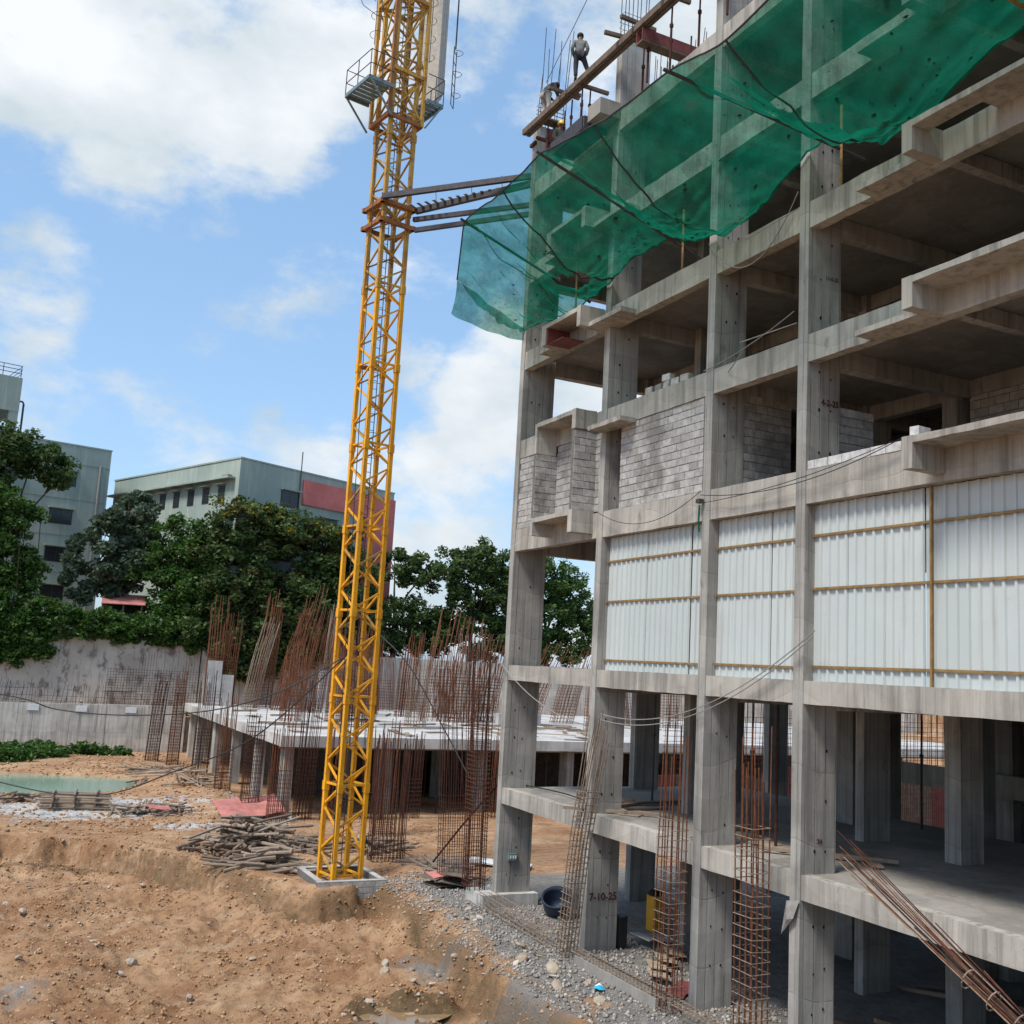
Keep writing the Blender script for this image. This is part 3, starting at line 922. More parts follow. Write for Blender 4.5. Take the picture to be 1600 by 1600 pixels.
# ================================================================== FAR GREEN BUILDING
t = NT('green_paint')
a = t.noise(.25, 4, .6); s_ = t.noise(.8, 6, .62, (3, 3, .16)); b = t.noise(2.5, 5, .6)
c = t.mix(t.ramp(a, .35, .65), (.25, .31, .28), (.33, .385, .345))
c = t.mix(t.ramp(s_, .54, .68, 0, .55), c, (.44, .47, .35))
c = t.mix(t.ramp(s_, .44, .34, 0, .5), c, (.19, .235, .225))
t.bump(b, .2, .02)
M['green_paint'] = t.done(c, .85, 0, .25)
M['red_paint'] = plain('red_paint', (.62, .19, .165), .8, 0, .25, var=.2, scale=.8)
M['glass'] = plain('glass', (.03, .035, .04), .15, 0, .5, var=.3, scale=1.5)
M['frame_dark'] = plain('frame_dark', (.05, .052, .055), .6, 0, .3, var=.2)


def wall_frame(p0, p1):
    p0, p1 = Vector((*p0, 0)), Vector((*p1, 0)); u = (p1 - p0); L = u.length; u.normalize()
    n = Vector((u.y, -u.x, 0))          # outward, to the right of u
    return p0, u, n, L


def wall_box(mb, fr, s0, s1, z0, z1, d0, d1):
    p0, u, n, L = fr; b = len(mb.v)
    for z in (z0, z1):
        for s, d in ((s0, d0), (s1, d0), (s1, d1), (s0, d1)):
            q = p0 + u * s + n * d; mb.v.append((q.x, q.y, z))
    mb.f += [tuple(b + i for i in q) for q in ((0, 3, 2, 1), (4, 5, 6, 7), (0, 1, 5, 4), (1, 2, 6, 5), (2, 3, 7, 6), (3, 0, 4, 7))]
    return mb


def far_window(fr, s0, s1, z0, z1, parent):
    w = wall_box(MB(), fr, s0, s1, z0, z1, -.05, .035).build('window', 'frame_dark', parent)
    m = (s0 + s1) / 2
    for a, b in ((s0 + .07, m - .03), (m + .03, s1 - .07)):
        wall_box(MB(), fr, a, b, z0 + .07, z1 - .07, .01, .045).build('pane', 'glass', w)
    nb = int((z1 - z0) / .22)
    for k in range(1, nb):
        wall_box(MB(), fr, s0 + .02, s1 - .02, z0 + k * (z1 - z0) / nb - .015, z0 + k * (z1 - z0) / nb + .015, .05, .07).build('grille_bar', 'frame_dark', w)
    wall_box(MB(), fr, s0 - .12, s1 + .12, z1 + .06, z1 + .16, -.02, .4).build('sunshade', 'green_paint', w)


gb = thing('green_building', 'grey green four storey block with barred windows beyond the creeper covered wall', 'building', (4, 103, 7.4))
frL = wall_frame((-16.0, 99.8), (8.52, 105.29))
LA = frL[3]
wall_box(MB(), frL, 0, LA, 4, 26.15, -8, 0).build('wall', 'green_paint', gb)
wall_box(MB(), frL, -.1, LA + .05, 26.153, 26.28, -8.05, .06).build('coping', 'green_paint', gb)
for z in (22.35, 19.0, 15.6, 12.2):
    wall_box(MB(), frL, 0, LA - .02, z + 2.1, z + 2.16, -.1, .035).build('string_course', 'green_paint', gb)
for zi, z in enumerate((22.3, 18.7, 15.2, 11.7)):
    for s in (LA - 5.0 - .45 * 0, LA - 10.2, LA - 15.4):
        far_window(frL, s, s + 2.05, z, z + 1.35, gb)
pp = MB(); q = frL[0] + frL[1] * (LA - .9) + frL[2] * .14
pp.tube([(q.x, q.y, 8), (q.x, q.y, 24.6)], .11, 8).build('drain_pipe', 'wire_pale', gb)
# roof-top stair head with open side and railing
wall_box(MB(), frL, LA - 22, LA - 8.6, 28.35, 31.5, -7, -.02).build('stair_head', 'green_paint', gb)
wall_box(MB(), frL, LA - 9.4, LA - 8.62, 26.283, 28.345, -.8, -.05).build('pier', 'green_paint', gb)
wall_box(MB(), frL, LA - 22, LA - 11.5, 26.283, 28.345, -7, -3).build('stair_wall', 'green_paint', gb)
rl = thing('roof_railing', 'thin steel railing on the stair head of the green block', 'railing', tuple(frL[0] + frL[1] * (LA - 12) + Vector((0, 0, 31.5))))
for z in (31.9, 32.25, 32.6):
    a_ = frL[0] + frL[1] * (LA - 22) - frL[2] * .1; b_ = frL[0] + frL[1] * (LA - 8.7) - frL[2] * .1; c_ = b_ - frL[2] * 6.5
    MB().tube([(a_.x, a_.y, z), (b_.x, b_.y, z), (c_.x, c_.y, z)], .035, 5).build('rail', 'dark_steel', rl)
for s in np.arange(LA - 21, LA - 8.5, 1.53):
    q = frL[0] + frL[1] * float(s) - frL[2] * .1
    MB().tube([(q.x, q.y, 31.5), (q.x, q.y, 32.6)], .035, 5).build('post', 'dark_steel', rl)
q = frL[0] + frL[1] * (LA - 8.2) - frL[2] * .3
MB().tube([(q.x, q.y, 26.2), (q.x, q.y, 29.2), (q.x - .1, q.y, 29.4), (q.x - .5, q.y - .1, 29.4)], .09, 8).build('vent_pipe', 'dark_steel', gb)

gr = thing('green_wing', 'grey green wing with a long parapet and a red painted end', 'building', (20, 95, 7.4))
frA = wall_frame((9.57, 110.7), (17.4, 88.6)); frB = wall_frame((17.4, 88.6 + .0), (34.2, 97.0))
mb = MB(); fp = [(9.57, 110.7), (17.4, 88.6), (34.2, 97.0), (27.0, 118.0)]
mb.v = [(x, y, 4) for x, y in fp] + [(x, y, 24.16) for x, y in fp]
mb.f = [(0, 1, 5, 4), (1, 2, 6, 5), (2, 3, 7, 6), (3, 0, 4, 7), (4, 5, 6, 7)]
mb.build('wall', 'green_paint', gr)
wall_box(MB(), frA, -.1, frA[3] - .3, 24.163, 24.30, -.35, .07).build('coping', 'green_paint', gr)
wall_box(MB(), frB, -.04, frB[3] + .06, 24.163, 24.297, -.35, .06).build('coping', 'green_paint', gr)
wall_box(MB(), frA, 0, frA[3] - .6, 22.45, 22.6, -.05, .75).build('sunshade', 'green_paint', gr)
for s in np.arange(2.0, frA[3] - 2, 2.6):
    far_window(frA, float(s), float(s) + 1.1, 20.6, 22.0, gr)
for s in (4.6, 9.5, 13.8):
    for z in (20.8 if s < 7 else 19.0, 16.0): far_window(frB, s, s + 2.0, z, z + 1.4, gr)
wall_box(MB(), frB, 7.0, frB[3] + .02, 21.3, 23.5, -.02, .25).build('red_panel', 'red_paint', gr)
wall_box(MB(), frB, 14.9, frB[3] + .03, 10, 21.297, -.02, .24).build('red_panel', 'red_paint', gr)
wall_box(MB(), frA, frA[3] - 2.2, frA[3] - 1.2, 22.5, 22.85, 0, .45).build('air_unit', 'wire_pale', gr)
q = frB[0] + frB[1] * 6.6 + frB[2] * .1
MB().tube([(q.x, q.y, 19), (q.x, q.y, 26)], .05, 6).build('drain_pipe', 'dark_steel', gr)
sh = thing('tin_shed', 'small shed with a pink tin roof half hidden under trees above the wall', 'shed', (9.3, 90.5, 8))
mb = MB(); mb.v = [(7.7, 89.6, 11.25), (11.0, 89.2, 11.3), (11.4, 91.6, 12.15), (8.1, 92.0, 12.1)]; mb.v += [(a, b, c - .06) for a, b, c in mb.v]
mb.f = [(0, 1, 2, 3), (7, 6, 5, 4), (0, 4, 5, 1), (1, 5, 6, 2), (2, 6, 7, 3), (3, 7, 4, 0)]
mb.build('roof', 'pink_sheet', sh)
for x, y in ((7.9, 89.9), (9.4, 89.7), (10.8, 89.5)): MB().bar((x, y, 7), (x, y, 11.25), .14, .14).build('post', 'plank', sh)
MB().box(8.0, 11.2, 91.3, 91.4, 7, 11.3).build('back_wall', 'black', sh)

# ================================================================== TREES AND CREEPERS
M['leaf_dark'] = island('leaf_dark', [(.026, .058, .016), (.052, .10, .026), (.09, .145, .038), (.034, .07, .02), (.125, .17, .05)], .65, .3)
M['leaf_mid'] = island('leaf_mid', [(.03, .068, .018), (.06, .125, .03), (.095, .17, .042), (.04, .088, .024)], .6, .3)
M['leaf_vine'] = island('leaf_vine', [(.02, .055, .010), (.045, .115, .018), (.08, .17, .03), (.03, .075, .014), (.11, .19, .035)], .55, .3)
M['leaf_grey'] = island('leaf_grey', [(.045, .075, .04), (.08, .12, .07), (.11, .155, .095), (.05, .08, .045)], .6, .3)
M['leaf_rust'] = island('leaf_rust', [(.07, .055, .018), (.04, .065, .02), (.09, .075, .02), (.03, .05, .015)], .6, .3)
M['flower'] = island('flower', [(.62, .36, .02), (.75, .50, .05)], .6, .2)
M['bark'] = plain('bark', (.10, .08, .06), .95, 0, .1, var=.4)


def leaves(centers, n, size, spread, seed, flat=.75):
    """leaf-sized pointed faces scattered round clump centres (k,3)+radius"""
    g = np.random.default_rng(seed)
    k = g.integers(0, len(centers), n)
    c = centers[k]
    d = g.normal(size=(n, 3)); d /= np.linalg.norm(d, axis=1)[:, None]
    r = c[:, 3] * spread * g.random(n) ** .45
    p = c[:, :3] + d * r[:, None] * np.array([1, 1, flat])
    a = g.normal(size=(n, 3)); a[:, 2] *= .6; a /= np.linalg.norm(a, axis=1)[:, None]
    b = np.cross(a, g.normal(size=(n, 3))); b /= np.linalg.norm(b, axis=1)[:, None]
    s = size * g.uniform(.5, 1.6, n)[:, None]
    nrm = np.cross(a, b)
    v = np.stack([p - a * s, p + b * s * .5 + nrm * s * .12, p + a * s, p - b * s * .5 + nrm * s * .12], 1).reshape(-1, 3)
    f = np.arange(4 * n).reshape(-1, 4)
    return v, f


def clumps(blobs, per, seed, cr=(.5, 1.1)):
    g = np.random.default_rng(seed); out = []
    for (x, y, z, rx, ry, rz) in blobs:
        m = max(6, int(per * (rx * rz) ** .9))
        d = g.normal(size=(m, 3)); d /= np.linalg.norm(d, axis=1)[:, None]
        rr = g.random(m) ** .35 * np.where(g.random(m) < .18, g.uniform(1.05, 1.35, m), 1.0)
        out.append(np.column_stack([x + d[:, 0] * rx * rr, y + d[:, 1] * ry * rr, z + d[:, 2] * rz * rr, g.uniform(*cr, m)]))
    return np.vstack(out)


def tree(label, base, blobs, mat, n, size, seed, group='trees along the boundary', trunk=.28, flowers=0, extra=None, cr=(.5, 1.1), per=5.0):
    tr = thing('tree', label, 'tree', base, group)
    mb = MB(); bx, by, bz = base
    g = random.Random(seed)
    top = max(blobs, key=lambda b: b[2])
    hub = Vector((bx + g.uniform(-.3, .3), by, bz + (top[2] - bz) * .42))
    mb.tube([(bx, by, bz - .3), tuple(Vector((bx, by, bz)).lerp(hub, .5) + Vector((g.uniform(-.2, .2), 0, 0))), tuple(hub)], trunk, 7, r1=trunk * .7)
    for (x, y, z, rx, ry, rz) in blobs:
        e = Vector((x, y, z)); m_ = hub.lerp(e, .5) + Vector((g.uniform(-.4, .4), g.uniform(-.4, .4), .3))
        mb.tube([tuple(hub), tuple(m_), tuple(e)], trunk * .5, 6, r1=trunk * .15)
        for q in range(4):
            e2 = e + Vector((g.uniform(-1, 1) * rx * .8, g.uniform(-1, 1) * ry * .8, g.uniform(-.3, .9) * rz))
            mb.tube([tuple(m_.lerp(e, .6)), tuple(e.lerp(e2, .5) + Vector((0, 0, .2))), tuple(e2)], trunk * .18, 4, r1=trunk * .06)
    mb.build('trunk', 'bark', tr)
    cl_ = clumps(blobs, per, seed, cr)
    v, f = leaves(cl_, n, size, 1.0, seed)
    np_mesh('crown', v, f, mat, tr)
    if extra:
        m2, fr_ = extra; v, f = leaves(cl_[::5], int(n * fr_), size, 1.05, seed + 5); np_mesh('crown', v, f, m2, tr)
    if flowers:
        sel = cl_[np.argsort(-cl_[:, 2] + cl_[:, 1] * .6)][:flowers].copy(); sel[:, 3] = .5
        v, f = leaves(sel, flowers * 26, .13, 1.0, seed + 9); np_mesh('blossom', v, f, 'flower', tr)
    return tr


tree('spreading dark evergreen rising above the creepers beside the green block', (-.6, 93, 7.4),
     [(-1.5, 93, 23.0, 3.4, 2.6, 2.2), (1.6, 93, 22.6, 2.8, 2.2, 1.3), (3.6, 92.6, 21.1, 1.6, 1.4, .7), (-1, 93, 20.6, 2.4, 2, 1.2), (-4, 93, 21.5, 3, 2.4, 1.8)], 'leaf_dark', 22000, .17, 11, per=8)
tree('loose grey green tree in front of the barred windows', (9.0, 92.5, 7.4),
     [(9.3, 92, 18.8, 2.6, 2, 2.1), (7.6, 92, 15.8, 2.4, 2, 1.8), (10.6, 92, 15.2, 2.2, 2, 1.8), (9.0, 92, 13.2, 3.2, 2.2, 1.8), (6.4, 91.6, 12.6, 1.8, 1.5, 1.2), (10.6, 92, 17.4, 1.2, 1.2, 1.2)], 'leaf_grey', 21000, .19, 12, cr=(.5, 1.0), per=6)
tree('bright green creeper smothered tree left of the flowering tree', (13.6, 90.6, 7.4),
     [(13.5, 90, 16.4, 2.6, 2, 2.4), (12.2, 90, 14.0, 2.0, 1.6, 2.0), (14.6, 90, 12.2, 2.8, 2, 2.6), (12.6, 90, 11.2, 2.2, 1.8, 1.6), (16.2, 90, 16.6, 1.8, 1.6, 1.6), (16.6, 89, 13.8, 2.2, 1.8, 2.4), (14.4, 89.4, 9.6, 2.4, 1.6, 1.8)], 'leaf_vine', 26000, .17, 13, per=8)
tree('broad dark tree dotted with yellow blossom below the green parapet', (18.5, 88.9, 7.4),
     [(18.6, 88.0, 18.5, 3.2, 2.4, 2.3), (21.6, 88, 17.8, 3.2, 2.4, 2.3), (17.8, 87.6, 13.6, 3.2, 2.4, 2.6), (21.6, 87.6, 12.6, 3.4, 2.4, 2.8), (20, 87.4, 9.6, 4.4, 2.2, 2.2), (16.2, 87.6, 9.6, 2.6, 2, 2.0), (18.6, 86.8, 7.6, 3.0, 1.2, 2.0), (22.6, 87, 8.4, 3.0, 1.6, 2.0), (24.2, 87.4, 14.0, 2.6, 2, 2.2), (16.0, 88.4, 16.6, 1.8, 1.6, 1.8)], 'leaf_dark', 42000, .18, 14, per=9, flowers=26, extra=('leaf_rust', .22))
tree('dark tree with reddish young leaves behind the crane mast', (25.6, 88.6, 7.4),
     [(24.8, 88, 17.4, 2.8, 2.2, 2.3), (27.4, 88, 14.8, 2.6, 2.2, 2.4), (25.6, 87.6, 11.6, 3.6, 2.4, 3.0), (28.2, 88, 10.2, 2.4, 2, 2.4)], 'leaf_dark', 26000, .18, 15, per=9, flowers=10, extra=('leaf_rust', .25))
tree('open airy tree with sky showing through, right of the crane mast', (33.4, 92, 7.4),
     [(33.0, 92, 16.6, 2.6, 2, 1.9), (36.0, 92, 16.2, 2.4, 2, 1.8), (32.0, 92, 12.8, 2.4, 2, 1.6), (35.0, 92, 12.0, 2.6, 2, 1.8), (33.4, 92, 10.0, 3.8, 2, 1.6), (30.4, 91, 10.2, 2.6, 2, 2.0), (37.4, 92, 10.6, 2.6, 2, 2.2)], 'leaf_dark', 20000, .17, 16, cr=(.5, .95), per=7.5)
tree('tall dark tree showing left of the corner column', (41.0, 92, 7.4),
     [(39.6, 92, 16.8, 2.6, 2, 1.8), (42.4, 92, 18.0, 2.4, 2, 1.8), (44.6, 92, 16.4, 2.4, 2, 2.0), (41.0, 92, 14.0, 3.0, 2, 1.8), (44.0, 92, 13.2, 2.6, 2, 1.8), (39.0, 92, 11.4, 2.8, 2, 1.6), (43, 92, 10.2, 3, 2, 1.6)], 'leaf_dark', 30000, .17, 17, cr=(.5, .95), per=7.5)
tree('green tree seen through the open corner bay of the frame', (50.5, 94, 7.4),
     [(49.0, 94, 17.4, 2.8, 2, 2.2), (52.4, 94, 16.2, 2.8, 2, 2.4), (50.0, 94, 13.0, 3.2, 2, 2.4), (54, 94, 12.4, 2.8, 2, 2.2), (51, 94, 10.0, 4, 2, 1.6)], 'leaf_mid', 24000, .17, 18, cr=(.5, .95), per=7.5)
tree('low green tree behind the far site wall', (59, 95, 7.4),
     [(58, 95, 13.4, 3, 2, 2.4), (62, 95, 12.4, 3, 2, 2.2), (66, 96, 13, 3.4, 2, 2.6), (60, 95, 10.2, 4.6, 2, 1.6)], 'leaf_dark', 16000, .2, 19, per=7)

# creepers: draped over the wall and climbing the left side
def creeper(label, blobs, n, seed, mat='leaf_vine', group='creepers over the boundary wall', rad=(.3, .75), per=7):
    b0 = blobs[0]
    cp = thing('creeper', label, 'creeper', (b0[0], b0[1], 7.4), group)
    cl_ = clumps(blobs, per, seed, rad)
    v, f = leaves(cl_, n, .15, 1.0, seed); np_mesh('foliage', v, f, mat, cp)
    mb = MB()
    for q in cl_[::9]: mb.tube([(float(q[0]), 88.5, 7.6), (float(q[0]) + .2, float(q[1]) + .2, (7.6 + float(q[2])) / 2), tuple(float(k) for k in q[:3])], .03, 4)
    mb.build('stem', 'bark', cp)


creeper('tall column of creeper climbing beside the green block', [(-1.8, 89, 18.6, 2.4, 1.4, 2.0), (-1.4, 89, 15.6, 2.4, 1.4, 2.2), (-1.6, 89, 12.4, 2.6, 1.4, 2.4), (-2, 88.6, 9.4, 3.2, 1.4, 2.2), (1.4, 89, 18.0, 1.6, 1, .8), (1.9, 89, 13.2, 1.7, 1, 1.9), (-4.5, 89, 14, 2.5, 1.4, 6), (.4, 88.6, 17.0, 1.6, 1.2, 2.2), (.2, 88.6, 10.4, 2.2, 1.2, 2.4), (-.2, 88.6, 13.6, 1.8, 1.2, 2.2)], 46000, 31, rad=(.35, .8), per=16)
creeper('thick mat of creeper hanging over the top of the old plaster wall', [(1.5, 87.9, 9.0, 3.2, .9, 1.5), (5.5, 88, 9.3, 3.0, .9, 1.1), (9, 88, 9.2, 3.0, .9, 1.0), (12.4, 88, 9.2, 2.6, .9, .9), (0.4, 87.7, 7.2, 2.2, .6, 1.6), (3.2, 87.75, 7.7, 1.8, .5, 1.1), (-2, 87.7, 6.8, 2.4, .7, 2.0), (12.6, 87.8, 8.2, .8, .4, .6), (15.0, 88, 9.0, 2.2, .9, 1.2), (3.4, 87.9, 10.2, 3, .9, .9), (7.4, 88, 9.6, 3, .9, .9), (10.8, 88, 9.5, 3, .9, .8), (-1.0, 87.6, 8.2, 2.6, .8, 2.0), (1.6, 87.7, 7.6, 1.6, .5, 1.2)], 48000, 32, rad=(.3, .7), per=15)
# low weeds at the foot of the retaining wall
def weeds(label, blobs, n, seed):
    blobs = [(x, y, gz(x, y) + .25, rx, ry, rz) for (x, y, z, rx, ry, rz) in blobs]
    cl_ = clumps(blobs, 60, seed, (.2, .45)); v, f = leaves(cl_, n, .11, 1.0, seed, .9)
    o = np_mesh('weeds', v, f, 'leaf_vine'); o['kind'] = 'stuff'; o['label'] = label; o['category'] = 'weeds'


weeds('low green weeds at the foot of the retaining wall beside the pond', [(-1, 77, .9, 3.2, 1.6, .8), (3, 78.4, .85, 2.6, 1.4, .5), (6.4, 79.4, .75, 2.0, 1.0, .4), (8.9, 79, .6, 1.1, .8, .35), (-4, 74, .5, 3, 2, .4), (0, 74.6, .5, 3.4, 1.2, .6), (3.6, 75.6, .5, 2.2, 1.0, .5), (-2, 79.5, .5, 4, 1.2, .7)], 45000, 41)
weeds('thin weeds on the terrace above the retaining wall', [(0, 84, 3.2, 3, .8, .3), (12, 84, 3.3, 3, .8, .3), (5, 84.6, 3.1, 4, .8, .2)], 3500, 42)

# ================================================================== TOWER CRANE
CX, CY, CA = 11.93, 36.72, R(10.5)
crane = thing('tower_crane', 'yellow lattice tower crane mast rising from a low block enclosure', 'crane', (CX, CY, .1))
MZ0, SEC, NS = .42, 3.06, 12
HW = .525


def mpt(a, b, z):
    c, s = math.cos(CA), math.sin(CA)
    return Vector((CX + a * c - b * s, CY + a * s + b * c, z))


CORN = [(-1, -1), (1, -1), (1, 1), (-1, 1)]


def crane_mat(z): return 'crane' if z < 20 else 'crane_old'


for k in range(NS):
    z0 = MZ0 - .35 if k == 0 else MZ0 + SEC * k
    z1 = MZ0 + SEC * (k + 1)
    mt = crane_mat(z0)
    for (a, b) in CORN:
        MB().bar(mpt(a * HW, b * HW, z0), mpt(a * HW, b * HW, z1 - .004), .145, .145, (math.cos(CA), math.sin(CA), 0)).build('mast_leg', mt, crane)
        MB().bar(mpt(a * HW, b * HW, z1 - .16), mpt(a * HW, b * HW, z1 + .16), .19, .19, (math.cos(CA), math.sin(CA), 0)).build('joint_sleeve', mt if k != 6 else 'crane_old', crane)
    for fi in range(4):
        (a0, b0), (a1, b1) = CORN[fi], CORN[(fi + 1) % 4]
        zz = MZ0 + SEC * k
        MB().bar(mpt(a0 * HW, b0 * HW, zz + .10), mpt(a1 * HW, b1 * HW, zz + .10), .07, .07).build('cross_bar', mt, crane)
        st = SEC / 4
        for j in range(4):
            p, q = ((a0, b0), (a1, b1)) if (j + fi) % 2 == 0 else ((a1, b1), (a0, b0))
            za, zb = zz + .14 + st * j, zz + .14 + st * (j + 1) - .10
            if zb > MZ0 + SEC * NS: continue
            MB().bar(mpt(p[0] * HW, p[1] * HW, za), mpt(q[0] * HW, q[1] * HW, zb), .062, .062).build('diagonal_brace', mt if (k + j) % 5 else 'crane_old', crane)
# ladder inside the mast with hoops
for s in (-.16, .16):
    MB().tube([mpt(.05 + s, .34, .5), mpt(.05 + s, .34, 36.5)], .018, 5).build('ladder_rail', 'dark_steel', crane)
rg = MB()
for z in np.arange(.8, 36.4, .32): rg.tube([mpt(-.11, .34, float(z)), mpt(.21, .34, float(z))], .012, 4)
rg.build('ladder_rungs', 'dark_steel', crane, kind='stuff')
for z in np.arange(3, 36, .95):
    MB().tube([mpt(.05 + .3 * math.cos(t_), .10 - .3 * math.sin(t_) + .1, float(z)) for t_ in np.linspace(-.3, math.pi + .3, 9)], .011, 4).build('ladder_hoop', 'dark_steel', crane)
for z in (6.6, 12.7, 18.8, 25.0, 31):
    MB().bar(mpt(-.5, .3, z), mpt(.0, .3, z), .5, .04).build('rest_platform', 'crane_rust', crane)
# collar and ties to the building
for z in (24.30, 25.05):
    for fi in range(4):
        (a0, b0), (a1, b1) = CORN[fi], CORN[(fi + 1) % 4]; e = HW + .16
        MB().bar(mpt(a0 * e * 1.15, b0 * e, z) if fi % 2 == 0 else mpt(a0 * e, b0 * e * 1.15, z), mpt(a1 * e * 1.15, b1 * e, z) if fi % 2 == 0 else mpt(a1 * e, b1 * e * 1.15, z), .14, .16).build('collar_beam', 'crane_rust', crane)
tie = thing('crane_tie', 'dark steel tie frame bracing the crane mast to the corner of the building', 'crane tie', (13.5, 34.5, 24.6))
MB().bar(mpt(-.74, -.74, 25.15), (16.4, 31.50, 25.62), .15, .20).build('tie_strut', 'dark_steel', tie)
MB().bar(mpt(.74, -.74, 25.02), (15.9, 31.9, 25.30), .16, .22).build('tie_strut', 'dark_steel', tie)
MB().bar(mpt(.74, -.6, 24.72), (16.2, 31.52, 24.45), .13, .17).build('tie_strut', 'dark_steel', tie)
MB().bar(mpt(.74, -.74, 24.25), (15.75, 31.54, 23.95), .13, .17).build('tie_strut', 'dark_steel', tie)
p, q, r_ = mpt(.5, -.9, 25.08), Vector((15.9, 32.4, 25.42)), .16
wk = MB()
for i in range(16):
    c_ = p.lerp(q, i / 15.0); wk.bar(c_ - Vector((.18, .12, 0)), c_ + Vector((.18, .12, 0)), .12, .02)
wk.build('walkway_slats', 'wire_pale', tie, kind='stuff')
for s in (.2, .5, .75):
    c_ = p.lerp(q, s); MB().tube([c_, c_ + Vector((-.05, .02, .55))], .014, 4).build('guard_post', 'dark_steel', tie)
# climbing cage with platforms
e = HW + .20
for (a, b) in CORN:
    MB().bar(mpt(a * e, b * e, 28.45), mpt(a * e, b * e, 38.6), .12, .12, (math.cos(CA), math.sin(CA), 0)).build('cage_leg', 'crane_rust' if a * b > 0 else 'crane_old', crane)
for z in (28.5, 30.45, 33.6, 36.5, 38.5):
    for fi in range(4):
        (a0, b0), (a1, b1) = CORN[fi], CORN[(fi + 1) % 4]
        MB().bar(mpt(a0 * e, b0 * e, z), mpt(a1 * e, b1 * e, z), .11, .15).build('cage_ring', 'crane_rust' if z < 29 else 'crane_old', crane)
for z0, z1 in ((28.6, 30.4), (30.6, 33.5), (33.7, 36.4)):
    for fi in range(4):
        (a0, b0), (a1, b1) = CORN[fi], CORN[(fi + 1) % 4]
        MB().bar(mpt(a0 * e, b0 * e, z0), mpt(a1 * e, b1 * e, z1), .05, .05).build('cage_brace', 'crane_old', crane)
        if z0 < 30: MB().bar(mpt(a1 * e, b1 * e, z0), mpt(a0 * e, b0 * e, z1), .05, .05).build('cage_brace', 'crane_old', crane)
for s, w in ((-1, 1.05), (1, .75)):
    x0, x1 = s * e * 1.03, s * (e + w)
    plat = MB()
    for i in range(7):
        b_ = -.85 + i * .28; plat.bar(mpt(x0, b_, 29.55), mpt(x1, b_, 29.55), .22, .03)
    plat = plat.build('work_platform', 'blue_steel', crane)
    for b_ in (-.95, .95):
        MB().bar(mpt(x0, b_, 29.50), mpt(x1, b_, 29.50), .07, .14).build('platform_frame', 'blue_steel', crane)
        MB().bar(mpt(x0, b_, 28.35), mpt(x1 * .97, b_, 29.45), .06, .06).build('platform_strut', 'blue_steel', crane)
    MB().bar(mpt(x1, -.95, 29.50), mpt(x1, .95, 29.50), .07, .14).build('platform_frame', 'blue_steel', crane)
    for z in (30.05, 30.6):
        MB().tube([mpt(x0, -.98, z), mpt(x1, -.98, z), mpt(x1, .98, z), mpt(x0, .98, z)], .02, 5).build('guard_rail', 'dark_steel', crane)
    for (a_, b_) in ((x1, -.98), (x1, 0), (x1, .98), ((x0 + x1) / 2, -.98)):
        MB().tube([mpt(a_, b_, 29.5), mpt(a_, b_, 30.6)], .02, 5).build('guard_post', 'dark_steel', crane)
# caged side ladders on the upper mast
for s, off in ((-1, .38), (1, .45)):
    for q in (-.2, .2):
        MB().tube([mpt(s * (e + off), q, 31.6), mpt(s * (e + off), q, 36.5)], .016, 4).build('side_ladder_rail', 'dark_steel', crane)
    for z in np.arange(31.9, 36.4, .8):
        MB().tube([mpt(s * (e + off + .28 * math.sin(t_)), -.32 * math.cos(t_), float(z)) for t_ in np.linspace(0, math.pi, 8)], .012, 4).build('ladder_hoop', 'dark_steel', crane)
# counter jib above, its ballast slabs hanging behind the mast
jd = Vector((.62, .78, 0)).normalized(); js = Vector((jd.y, -jd.x, 0))
hub_ = Vector((CX, CY, 38.6))
for s in (-.45, .45):
    MB().bar(hub_ + js * s - jd * .8, hub_ + js * s + jd * 5.2, .14, .22).build('counter_jib_chord', 'crane_old', crane)
for i in range(5): MB().bar(hub_ + jd * (i + .3) - js * .45, hub_ + jd * (i + .3) + js * .45, .06, .08).build('counter_jib_bar', 'crane_old', crane)
for i in range(3):
    c_ = hub_ + jd * (3.7 + i * .32)
    mb = MB(); top, bot = 38.4, 31.45 + .35 * i
    for z, hw_ in ((bot, .28), (bot + .35, .40), (top, .40)):
        for t_ in (-.14, .14):
            for w_ in (-hw_, hw_): mb.v.append(tuple(c_ + jd * t_ + js * w_ + Vector((0, 0, z - 38.6))))
    for l in (0, 4): mb.f += [(l, l + 1, l + 5, l + 4), (l + 3, l + 2, l + 6, l + 7), (l + 2, l, l + 4, l + 6), (l + 1, l + 3, l + 7, l + 5)]
    mb.f += [(0, 2, 3, 1), (8, 9, 11, 10)]
    mb.build('ballast_slab', 'ballast', crane)
for z0, z1, o_ in ((31.9, 34.6, .78),):
    c_ = hub_ + jd * 4.6 + js * o_
    for t_ in (-.2, .2): MB().tube([c_ + jd * t_ + Vector((0, 0, z0 - 38.6)), c_ + jd * t_ + Vector((0, 0, z1 - 38.6))], .022, 5).build('side_ladder_rail', 'dark_steel', crane)
    for z in np.arange(z0, z1, .5): MB().tube([c_ - jd * .2 + Vector((0, 0, float(z) - 38.6)), c_ + jd * .2 + Vector((0, 0, float(z) - 38.6))], .018, 4).build('ladder_rung', 'dark_steel', crane)
    for z in (32.4, 33.4, 34.4): MB().tube([c_ + js * (.35 * math.sin(t_)) + jd * (.25 * math.cos(t_)) + Vector((0, 0, z - 38.6)) for t_ in np.linspace(0, math.pi, 7)], .014, 4).build('ladder_hoop', 'dark_steel', crane)
    MB().bar(c_ + Vector((0, 0, z1 - 38.6)), c_ + Vector((0, 0, -.1)), .05, .05).build('ladder_hanger', 'dark_steel', crane)
